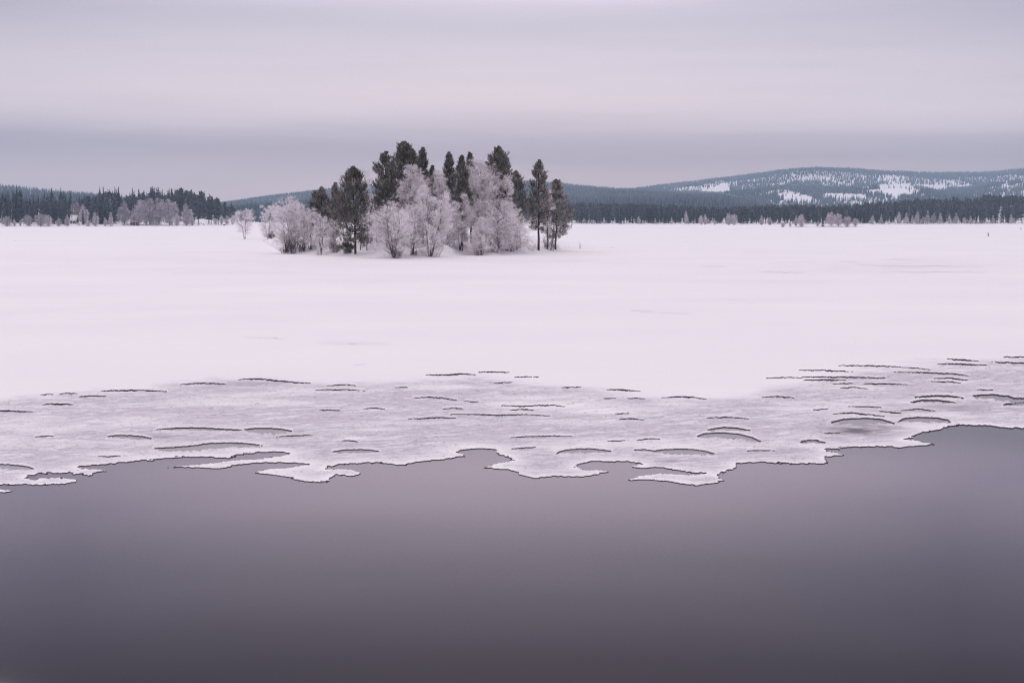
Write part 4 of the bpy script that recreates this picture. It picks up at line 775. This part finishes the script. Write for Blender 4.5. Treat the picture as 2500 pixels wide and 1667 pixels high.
# --- left shore: house, shed, cabin, rimed trees, spruces
GS, GR = 'dark spruces of the left shore', 'rimed trees of the left shore'
def at_v(hf, u, v, y0):
    """depth where the land seen at (u, v) lies"""
    ys = np.arange(y0, y0 + 420, 1.0); zz = hf(np.full(len(ys), float(u)), ys); pv = proj(xat(u, ys), ys, zz)[1]
    i = np.nonzero(pv <= v)[0]; y = ys[i[0]] if len(i) else ys[-1]; return y, on(hf, u, y)
def placeL(me, name, label, cat, group, u, vb, vt, wf=1.0, hf=hL, y0=930, dy=0):
    y, zz = at_v(hf, u, vb, y0); y += dy; zz = on(hf, u, y); h = zat(vt, y) - zz; return far_tree(name, me, label, cat, group, xat(u, y), y, zz, max(1.5, h), wf)
rimeL = [(17,553,527,0,1.1,'rimed bush at the far left end of the shore'),(34,553,534,2,1.0,'low rimed bush right of the far left one'),(48,553,537,2,.9,'small rimed bush between dark spruces near the left end'),(68,553,524,1,.8,'grey rimed bush left of the pale thicket'),
 (98,553,521,1,1.1,'pale rimed thicket halfway between the left edge and the house'),(118,553,524,0,1.0,'right half of the pale rimed thicket'),
 (164,553,524,2,1.0,'rimed bush just left of the white-roofed house'),(187,545,492,4,.8,'tall grey tree rising behind the white-roofed house'),(204,548,498,2,1.,'grey tree right of the white-roofed house'),(214,553,540,1,1.0,'low rimed bush right of the house'),
 (232,553,517,2,1.0,'bright rimed tree between green spruces'),(270,553,518,3,1.1,'white cone-shaped tree at the end of the spruce stand'),(303,548,490,2,1.1,'pinkish rimed birch left of the red shed'),(338,548,486,0,.95,'large round rimed birch behind the red shed'),(366,549,482,4,1.,'grey birch behind the snow knoll'),
 (388,548,482,0,.8,'left one of two big round birches behind the knoll'),(414,551,484,1,.75,'right one of two big round birches behind the knoll'),(356,550,512,2,.9,'rimed birch just left of the snow knoll'),(430,552,520,0,.8,'low rimed birch at the foot of the big round ones'),(455,552,496,2,1.1,'single narrow rimed birch on the open bank'),
 (470,551,527,0,.8,'low rimed bush on the open bank'),(484,551,535,3,1.0,'tiny rimed bush right of the narrow birch'),(540,549,524,2,1.0,'rimed birch near the right end of the left shore'),(553,549,526,4,.8,'middle rimed birch near the end of the left shore'),(567,549,525,2,1.0,'rimed birch at the tip of the left shore'),(526,549,532,1,.8,'rimed bush under the bare-trunked pines'),
 (288,544,520,4,.9,'grey tree beside the brown cabin'),(256,553,530,2,.9,'small rimed tree under the green spruces'),(142,553,532,4,1.,'grey bush under the dark spruces left of the house'),(322,549,514,3,.9,'small grey birch in front of the red shed birch')]
for u, vb, vt, k, wf, lab in rimeL: placeL(ME_RIM[k], 'birch_tree', lab, 'birch tree', GR, u, vb, vt, wf * (1.35 if k != 3 else 1.6))
SKY_L = ([-700,-200,0,12,30,43,60,90,115,127,140,150,162,175,190,205,220,235,253,262,283,292,300,312,325,333,345,360,376,390,402,415,425,436,446,460,474,485,497,505,515,527,537,550,565,580],
         [470,472,470,462,470,452,474,480,468,458,478,458,470,478,480,474,468,468,455,458,455,455,480,462,458,464,459,458,457,460,458,458,465,463,462,468,467,476,470,476,474,480,484,490,494,500])
bins = [(0, 'in the stand at the far left'), (85, 'above the pale thicket'), (145, 'left of the white-roofed house'), (172, 'behind the white-roofed house'), (215, 'between the house and the brown cabin'), (278, 'above the brown cabin and red shed'), (352, 'above the big round birches'), (432, 'above the narrow birch'), (490, 'near the right end of the left shore')]
def bin_phrase(u):
    p = bins[0][1]
    for a, s_ in bins:
        if u >= a: p = s_
    return p
tall = [(43,452,0,'tallest spruce near the left edge, its tip above the hill'),(127,457,1,'spruce with a lone high tip above the pale thicket'),(150,457,0,'tall pair-forming spruce left of the white-roofed house'),(173,464,3,'thin-tipped spruce standing above the house'),(254,454,1,'spruce with a thin spire tip left of the cabin'),(265,460,3,'slim spruce beside the thin spire'),
        (282,455,0,'broad tall spruce above the brown cabin'),(291,454,1,'sharp high spruce right of the broad one'),(325,457,0,'pointed dark spruce above the red shed'),(376,457,0,'dark spruce tip above the left big birch'),(414,458,3,'one of the dark tips above the right big birch'),(421,461,1,'right-hand dark tip above the right big birch'),(34,463,3,'dark slim spruce left of the tallest left one'),(117,470,1,'dark spruce over the middle of the thicket')]
rg = np.random.default_rng(77)
for u, vt, k, lab in tall:
    y = shoreL(u) + rg.uniform(110, 190); zz = on(hL, u, y); far_tree('spruce_tree', ME_SPR[k], lab, 'spruce tree', GS, xat(u, y), y, zz, zat(vt, y) - zz, 0.95)
cnt = 0
for i in range(150):
    u = float(rg.uniform(-30, 575)); open_ = 283 < u < 575
    row = rg.choice([0, 1, 2], p=[.3, .35, .35]) if not open_ else rg.choice([1, 2], p=[.35, .65])
    y = float(shoreL(u)) + (rg.uniform(10, 40), rg.uniform(60, 120), rg.uniform(130, 220))[row]
    if abs(u - 180) < 12 and row == 0: continue
    if abs(u - 495) < 22 and row == 1: continue
    zz = on(hL, u, y); sv = float(np.interp(u, *SKY_L)); vt = sv + (rg.uniform(22, 58), rg.uniform(4, 26), rg.uniform(-5, 8))[row]; h = zat(vt, y) - zz
    if h < 3: continue
    pinish = (u > 425 and rg.random() < .6)
    W_ = ('low front ', 'mid-height ', 'tall back ')[row]
    if pinish: auto_label(far_tree('pine_tree', ME_PIN[rg.integers(4)], 'dark pine', 'pine tree', 'dark pines of the left shore', xat(u, y), y, zz, h, .85), u, W_ + 'dark pine', 'L')
    else: auto_label(far_tree('spruce_tree', ME_SPR[rg.choice([0, 1, 2, 3, 4, 5], p=[.22, .2, .14, .22, .1, .12])], 'dark spruce', 'spruce tree', GS, xat(u, y), y, zz, h, 1.0), u, W_ + 'dark spruce', 'L')
for u, vt, lab in [(509, 480, 'tall pine with bare trunk on the open bank'), (516, 478, 'second tall bare-trunked pine on the open bank'), (533, 484, 'bare-trunked pine nearest the end of the left shore'), (474, 500, 'small pine with a snowy branch right of the narrow birch')]:
    placeL(ME_PIN[1], 'pine_tree', lab, 'pine tree', 'bare-trunked pines of the left shore', u, 548, vt, .8)
n = 1500; u = rg.uniform(-680, 590, n); q = rg.uniform(24, 330, n); y = np.array([float(shoreL(a)) for a in u]) + q
keep_ = ~((u > 283) & (u < 575) & (q < 90)) & ~((np.abs(u - 181) < 13) & (q < 60)); u, q, y = u[keep_], q[keep_], y[keep_]; z_ = hL(u, y); sv = np.interp(u, *SKY_L) + rg.uniform(8, 26, len(u)) + np.clip(60 - q, 0, 60) * .5; h = np.clip(zat(sv, y) - z_, 3.5, 19); w = rg.uniform(.8, 1.2, len(u))
forest('forest', 'dense wood of spruce filling in behind the left shore', xat(u, y), y, z_, h, w, V_SPR + V_PIN[:2], rg.integers(0, 8, len(u)), M_FARCON, rg)

# buildings
def house(name, label, cat, u, v, y_extra, w, d, hw, hr, mats, porch=False, overhang=0.5, flat=False, rot=0.0):
    y, zz = at_v(hL, u, v, 930); x = float(xat(u, y)); root = bpy.data.objects.new(name, None); C.objects.link(root); root.location = (x, y, zz - 0.2); root.rotation_euler = (0, 0, rot)
    tag(root, label, cat)
    mw, mr, mt = mats; b_ = MB()
    b_.box(-w / 2, w / 2, -d / 2, d / 2, -0.6, hw)
    if not flat:   # gables on the two sides (ridge along x)
        b_.add([(-w/2, -d/2, hw), (-w/2, d/2, hw), (-w/2, 0, hw + hr - .12), (w/2, -d/2, hw), (w/2, d/2, hw), (w/2, 0, hw + hr - .12)], [(0, 2, 1), (3, 4, 5)])
    link('wall', b_.mesh('wall', mw), root)
    r_ = MB(); o_ = overhang; th = 0.28
    if flat: 
        V = [(-w/2-o_, -d/2-o_, hw + .02), (w/2+o_, -d/2-o_, hw + .02), (w/2+o_, d/2+o_, hw + .5), (-w/2-o_, d/2+o_, hw + .5)]
        V = V + [(a, b2, c2 + th) for a, b2, c2 in V]; r_.add(V, [(0, 3, 2, 1), (4, 5, 6, 7), (0, 1, 5, 4), (1, 2, 6, 5), (2, 3, 7, 6), (3, 0, 4, 7)])
    else:
        sl = hr / (d / 2)
        for sgn in (-1, 1):
            ye, ze = sgn * (d / 2 + o_), hw - sl * o_
            V = [(-w/2-o_, ye, ze + .02), (w/2+o_, ye, ze + .02), (w/2+o_, 0, hw + hr + .02), (-w/2-o_, 0, hw + hr + .02)]; V = V + [(a, b2, c2 + th) for a, b2, c2 in V]
            r_.add(V, [(0, 3, 2, 1), (4, 5, 6, 7), (0, 1, 5, 4), (1, 2, 6, 5), (2, 3, 7, 6), (3, 0, 4, 7)])
    roof = link('roof', r_.mesh('roof', mr), root)
    return root, roof, mt
def window(root, x, y, z0, w, h, mt, name='window'):
    f = MB(); t = 0.14
    f.box(x - w/2, x + w/2, y - .08, y, z0, z0 + t); f.box(x - w/2, x + w/2, y - .08, y, z0 + h - t, z0 + h); f.box(x - w/2, x - w/2 + t, y - .08, y, z0 + t, z0 + h - t); f.box(x + w/2 - t, x + w/2, y - .08, y, z0 + t, z0 + h - t)
    o = link(name, f.mesh(name, mt), root); g_ = MB(); g_.box(x - w/2 + t, x + w/2 - t, y - .05, y - .01, z0 + t, z0 + h - t); link('pane', g_.mesh('pane', M_GLASS), o); return o
root, roof, mt = house('house', 'house with a steep snow-white roof and pale porch posts among the spruces', 'house', 181, 546, 0, 4.6, 6.0, 2.8, 3.7, (M_DARK, M_SNOWG, M_WHITE), rot=0.0)
ch = MB(); ch.box(-1.9, -1.2, -1.2, -.5, 4.6, 6.2); link('chimney', ch.mesh('chimney', M_DARK), roof)
window(root, -1.3, -3.27, .9, 1.5, 1.4, M_WHITE); window(root, 1.2, -3.27, .9, 1.2, 1.4, M_WHITE)
for px in (-2.7, -.2, 2.7):
    p_ = MB(); p_.box(px - .14, px + .14, -4.2, -3.9, -.4, 2.45); link('porch_post', p_.mesh('porch_post', M_WHITE), root)
root, roof, mt = house('shed', 'low red wooden shed with white trim and snowy flat roof at the shoreline', 'shed', 328, 550, 0, 6.6, 4.0, 2.9, .5, (M_RED, M_SNOWG, M_WHITE), flat=True, overhang=.45)
window(root, -1.9, -2.02, .5, 2.1, 2.0, M_WHITE)
for px in (-3.25, 1.3, 3.25):
    p_ = MB(); p_.box(px - .13, px + .13, -2.1, -2.01, -.4, 2.85); link('corner_board', p_.mesh('corner_board', M_WHITE), root)
root, roof, mt = house('cabin', 'brown cabin with snowy roof half hidden behind trees on the slope', 'cabin', 285, 538, 0, 3.6, 5, 3.0, 1.2, (M_BROWNW, M_SNOWG, M_WHITE)); window(root, 0, -2.52, 1.0, 1.1, 1.1, M_WHITE)
def boulder(label, u, v, w, h, m=M_ROCK, name='boulder'):
    y, zz = at_v(hL, u, v, 930); rg_ = np.random.default_rng(int(u)); k = 14; r = 8; mb = MB(); th = np.linspace(0, 2 * np.pi, k, endpoint=False); ph = np.linspace(0, np.pi / 2, r)
    V = np.array([[math.cos(a) * math.cos(p) * w / 2, math.sin(a) * math.cos(p) * w / 2.4, math.sin(p) * h - .2] for p in ph for a in th]); V *= (0.85 + .35 * rg_.random((len(V), 1)) ** 1); F = [(i * k + j, i * k + (j + 1) % k, (i + 1) * k + (j + 1) % k, (i + 1) * k + j) for i in range(r - 1) for j in range(k)]
    mb.add(V, F, .1); return tag(link(name, mb.mesh(name, m, smooth=True), loc=(float(xat(u, y)), y, zz)), label, name)
boulder('small dark boulder on the shoreline near the tip of the left shore', 547, 551, 2.2, 1.1); boulder('dark boulder in the snow heap right of the narrow birch', 496, 549, 1.4, .9)

# --- right shore
GC, GD = 'dark conifers of the right far shore', 'rimed trees along the right far shore'
rimeR = [(1713,550,525,0,.8,'rimed birch beside a dark conifer on the right shore'),(1722,550,522,2,1.,'narrow rimed birch just right of its rounder neighbour'),(1745,550,535,3,1.,'small rimed birch between two birch clumps'),(1779,551,519,0,.8,'pinkish round birch on the shore left of the islet'),(1793,551,522,1,.7,'right side twin of the pinkish round birch'),(1681,549,536,3,1.1,'thin white birch on the right shore near the mountain clearing'),
 (1640,549,530,3,1.,'pale cone-shaped tree under the mountain clearing'),(1600,548,532,3,1.2,'grey-white tree on the shore left of the mountain clearing'),(1560,548,528,4,.8,'grey rimed tree far left on the right shore'),(1675,549,514,2,.8,'tall pale tree behind the thin white birch'),(1860,551,525,2,1.,'pale tree left of the islet'),(1880,551,530,4,1.,'grey rimed tree just left of the islet'),
 (2130,549,526,4,.9,'grey rimed tree just right of the islet'),(2152,549,523,3,1.,'pale cone-shaped tree right of the islet'),(2195,548,517,2,1.,'tall pale tree, first of the pale row'),(2213,548,520,3,1.3,'full white tree, second of the pale row'),(2228,548,526,3,1.2,'short pale tree, third of the pale row'),(2240,548,516,2,1.,'tall white tree in the middle of the pale row'),(2254,548,528,4,.9,'low grey tree in the pale row'),
 (2265,548,514,3,1.,'tallest pointed white tree of the pale row'),(2280,548,518,2,1.,'grey tree right of the tallest pointed white one'),(2296,547.5,520,3,1.3,'white cone-shaped tree right of the pale row'),(2318,547.5,523,2,1.,'bright slim tree right of the white cone'),(2335,547.5,519,3,1.3,'grey-white cone further right of the pale row'),(2355,547.5,530,0,.8,'small round rimed tree near the right end'),
 (2370,547.5,527,3,1.3,'white cone near the right end of the shore'),(2425,547,526,3,1.3,'lone white cone above the small stake'),(2469,547,523,3,1.3,'white cone closest to the right edge'),(2395,547,534,4,1.,'low grey bush between white cones'),(1425,548,533,4,.9,'low rimed tree at the left end of the right shore'),(1445,548,536,1,.8,'low rimed bush at the left end of the right shore'),(1475,548,530,3,1.2,'pale cone near the left end of the right shore'),(2045,549,520,4,.8,'grey tree hidden behind the islet')]
for u, vb, vt, k, wf, lab in rimeR: placeL(ME_RIM[k], 'birch_tree', lab, 'birch tree', GD, u, vb, vt, wf * (1.2 if k != 3 else 1.45), hR, 1150, 4)
SKY_R = ([1150,1330,1390,1450,1540,1600,1660,1700,1760,1850,1900,1960,2020,2100,2160,2200,2240,2300,2330,2380,2412,2440,2480,2520,3300],[492,493,491,492,492,496,499,503,505,502,498,499,500,495,492,489,482,484,480,483,471,476,477,476,490])
binsR = [(0, 'at the left end of the right shore'), (1480, 'on the right shore left of the mountain clearing'), (1620, 'on the right shore under the mountain clearing'), (1760, 'on the right shore left of the islet'), (1890, 'on the right shore behind the islet'), (2110, 'on the right shore right of the islet'), (2190, 'behind the pale row'), (2300, 'right of the pale row'), (2400, 'near the right edge of the far shore')]
def bin_r(u):
    p = binsR[0][1]
    for a, s_ in binsR:
        if u >= a: p = s_
    return p
far_tree('pine_tree', ME_PIN[0], 'dark conifer standing forward beside the rimed birch on the right shore', 'pine tree', GC, xat(1725, 1255), 1255, 0.2, zat(524, 1255), .9)
for u, vt, lab in [(2412, 469, 'highest spruce tip near the right edge'), (2268, 479, 'sharp spruce tip above the pale row'), (2328, 478, 'sharp spruce tip right of the pale row'), (2300, 486, 'slim spruce tip between two sharp tips'), (1703, 501, 'lone thin tip on the skyline under the mountain')]:
    y = float(shoreR(u)) + 240; zz = on(hR, u, y); far_tree('spruce_tree', ME_SPR[1], lab, 'spruce tree', GC, xat(u, y), y, zz, zat(vt, y) - zz, .9)
for i in range(165):
    u = 1335 + (2530 - 1335) * (i + float(rg.uniform(-.4, .4))) / 165; q = float(rg.choice([14, 40, 75], p=[.45, .35, .2])) + rg.uniform(-6, 12); y = float(shoreR(u)) + q; zz = on(hR, u, y)
    sv = float(np.interp(u, *SKY_R)); vt = sv + rg.uniform(8, 30) * (1.15 if q < 30 else .7); h = np.clip(zat(vt, y) - zz, 6, 19)
    if rg.random() < .6: auto_label(far_tree('pine_tree', ME_PIN[rg.integers(4)], 'grey-green pine', 'pine tree', GC, xat(u, y), y, zz, h, .85), u, 'grey-green pine', 'R')
    else: auto_label(far_tree('spruce_tree', ME_SPR[rg.integers(6)], 'dark spruce', 'spruce tree', GC, xat(u, y), y, zz, h, 1.0), u, 'dark spruce', 'R')
n = 3400; u = rg.uniform(1180, 3250, n); q = rg.uniform(24, 420, n); y = shoreR(u) + q; z_ = hR(u, y)
sv = np.interp(u, *SKY_R) + rg.uniform(-1, 12, n); h = np.clip(zat(sv, y) - z_, 5, 16); w = rg.uniform(.8, 1.25, n)
forest('forest', 'dense dark wood stretching behind the right far shore', xat(u, y), y, z_, h, w, V_PIN + V_SPR[:4], rg.integers(0, 8, n), M_FARPINE, rg)
n = 420; u = rg.uniform(1300, 3200, n); y = shoreR(u) + rg.uniform(2, 16, n); z_ = hR(u, y)
forest('undergrowth', 'low rimed brush along the foot of the right far shore', xat(u, y), y, z_, rg.uniform(1.2, 3.6, n), rg.uniform(1.2, 2.4, n), [far_rime(390 + i, .7, 'round', 160, .6, 0) for i in range(3)], rg.integers(0, 3, n), M_FARRIME, rg)
n = 240; u = rg.uniform(-650, 570, n); y = shoreL(u) + rg.uniform(4, 16, n); z_ = hL(u, y)
forest('undergrowth', 'low rimed brush along the foot of the left shore', xat(u, y), y, z_, rg.uniform(.9, 2.6, n), rg.uniform(1.2, 2.4, n), [far_rime(395 + i, .7, 'round', 160, .55, 0) for i in range(3)], rg.integers(0, 3, n), M_FARRIME, rg)
# --- islet trees
GI = 'rimed trees of the islet'
for u, vb, vt, k, wf, lab in [(1912,557,543,1,.9,'small spreading rimed bush at the left tip of the islet'),(1930,556,545,1,.8,'tiny rimed bush second from the left of the islet'),(1944,556,526,2,.8,'slim rimed birch left of the round-crowned one on the islet'),(1958,556,522,0,.85,'round-crowned rimed birch on a thin trunk, islet'),
                             (1997,555,541,1,.8,'low rimed bush left of the small dark conifer'),(2030,556,517,0,.95,'left half of the big round birch clump on the islet'),(2048,556,521,0,.85,'middle of the big round birch clump'),(2069,556,527,1,.85,'left half of the lower rimed clump at the right of the islet'),(2089,556,532,1,.85,'right tip clump of the islet')]:
    placeL(ME_RIM[k], 'birch_tree', lab, 'birch tree', GI, u, vb, vt, wf * 1.35, hI, 875, 2)
placeL(ME_SPR[2], 'spruce_tree', 'small dark conifer in the middle of the islet', 'spruce tree', None, 2009, 556, 529, 1.3, hI, 875, 2)

# --- hills: tiny ragged conifers by the thousand
def tiny(seed):
    rg_ = np.random.default_rng(seed); mb = MB(); s = 5
    for (z0, z1, r) in ((0.05, 0.6, .15), (0.38, 1.0, .1)):
        a = np.arange(s) * 2 * np.pi / s + rg_.uniform(0, 1); rr = r * rg_.uniform(.7, 1.3, s)
        V = np.vstack([np.stack([np.cos(a) * rr, np.sin(a) * rr, np.full(s, z0) + rg_.uniform(-.05, .05, s)], 1), [[0, 0, z1]]]); mb.add(V, [(j, (j + 1) % s, s) for j in range(s)], np.concatenate([np.full(s, .25), [0.1]]))
    return mb
TINY = [tiny(i) for i in range(5)]
CLR = [[(1778,445),(1733,459),(1702,470),(1669,474),(1625,473),(1616,478),(1694,480),(1727,475),(1758,471),(1784,468)],[(1896,474),(1920,488),(1954,489),(1990,486),(1974,479),(1943,470),(1913,472)],[(1998,473),(2033,478),(2053,486),(2079,480),(2124,483),(2104,475),(2053,472)],
       [(2118,466),(2142,461),(2168,468),(2140,452),(2188,449),(2223,447),(2231,460),(2262,464),(2231,467),(2216,478),(2186,470)],[(2219,450),(2305,452),(2315,461),(2283,463),(2257,456)],[(2330,459),(2345,452),(2373,450),(2360,456)],[(2440,450),(2463,447),(2460,452)],[(2484,443),(2520,439),(2520,444)],[(2150,474),(2190,471),(2230,473),(2190,479)],[(2490,470),(2520,465),(2520,482)]]
def hill_forest(label, hf, n, u0, u1, y0, y1, hmin, hmax, seed, clr=False, fr0=0.0, fr1=0.5, patch_s=260, power=1.0):
    rg_ = np.random.default_rng(seed); u = rg_.uniform(u0, u1, n); y = y0 + (y1 - y0) * rg_.uniform(0, 1, n) ** power; x = xat(u, y); z_ = hf(u, y); ok = z_ > 0
    pu, pv = proj(x, y, z_); rel = np.clip((y - y0) / (y1 - y0), 0, 1)
    d = fbm(x / patch_s, y / patch_s, seed + 3, 4)
    if clr:
        for P in CLR:
            ju = pu + rg_.normal(0, 1.5, n); jv = pv + rg_.normal(0, .6, n)
            ins = in_poly(np.array(P), ju, jv - 1) | in_poly(np.array(P), ju, jv - 4) | in_poly(np.array(P), ju, jv - 6.5); ok &= ~(ins & (rg_.random(n) < .988))
        sl = np.abs(pv - np.interp(pu, [1880,1900,1964,2015,2053,2117,2130], [458,453,437,437,451,466,470])) < 3.5; ok &= ~(sl & (pu > 1880) & (pu < 2130) & (rg_.random(n) < .8))
        el = ((pu - 2180) / 42) ** 2 + ((pv - 440) / 9) ** 2 < 1; ok &= ~(el & (rg_.random(n) < .72))
        sl2 = (np.abs(pv - np.interp(pu, [1480,1560,1620], [482,490,478])) < 4) & (pu > 1500) & (pu < 1640); ok &= ~(sl2 & (rg_.random(n) < .75))
        sl3 = (np.abs(pv - np.interp(pu, [1620,1700,1790], [466,462,452])) < 7) & (pu > 1620) & (pu < 1800); ok &= ~(sl3 & (rg_.random(n) < .6))
        mid_ = (pu > 1900) & (pu < 2130) & (pv > 452) & (pv < 474); ok &= ~(mid_ & (rg_.random(n) < .3 * sstep(.4, .6, d)))
        lowr = (pu > 2280) & (pv > 446) & (pv < 462); ok &= ~(lowr & (rg_.random(n) < .4 * sstep(.45, .6, d)))
    else: ok &= ~((d > 0.66) & (rg_.random(n) < .5))
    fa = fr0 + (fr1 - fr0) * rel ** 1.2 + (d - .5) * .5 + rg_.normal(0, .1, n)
    i = np.nonzero(ok)[0]
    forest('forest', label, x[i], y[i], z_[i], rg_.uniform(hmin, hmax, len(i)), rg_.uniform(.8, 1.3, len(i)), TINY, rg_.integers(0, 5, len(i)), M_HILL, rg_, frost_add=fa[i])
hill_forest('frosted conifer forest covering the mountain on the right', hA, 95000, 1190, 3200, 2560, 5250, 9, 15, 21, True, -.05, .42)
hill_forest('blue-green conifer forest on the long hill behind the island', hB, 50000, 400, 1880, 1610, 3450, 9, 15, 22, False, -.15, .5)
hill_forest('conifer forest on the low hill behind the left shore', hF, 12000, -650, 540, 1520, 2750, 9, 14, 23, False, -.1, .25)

auto_labels()
# ------------------------------------------------------------------ haze: damp winter air
hz = bpy.data.materials.new('haze'); hz.use_nodes = True; nt = hz.node_tree; nt.nodes.clear(); o = N(nt, 'ShaderNodeOutputMaterial'); pv_ = N(nt, 'ShaderNodeVolumePrincipled')
pv_.inputs['Color'].default_value = (0.54, 0.75, 0.95, 1); pv_.inputs['Density'].default_value = 0.0001; pv_.inputs['Anisotropy'].default_value = 0.0; L(nt, pv_.outputs[0], o.inputs['Volume'])
mb = MB(); mb.box(-4700, 5200, -100, 6400, -1.6, 400)
tag(link('haze', mb.mesh('haze', hz)), 'pale blue winter haze over the lake', kind='stuff')
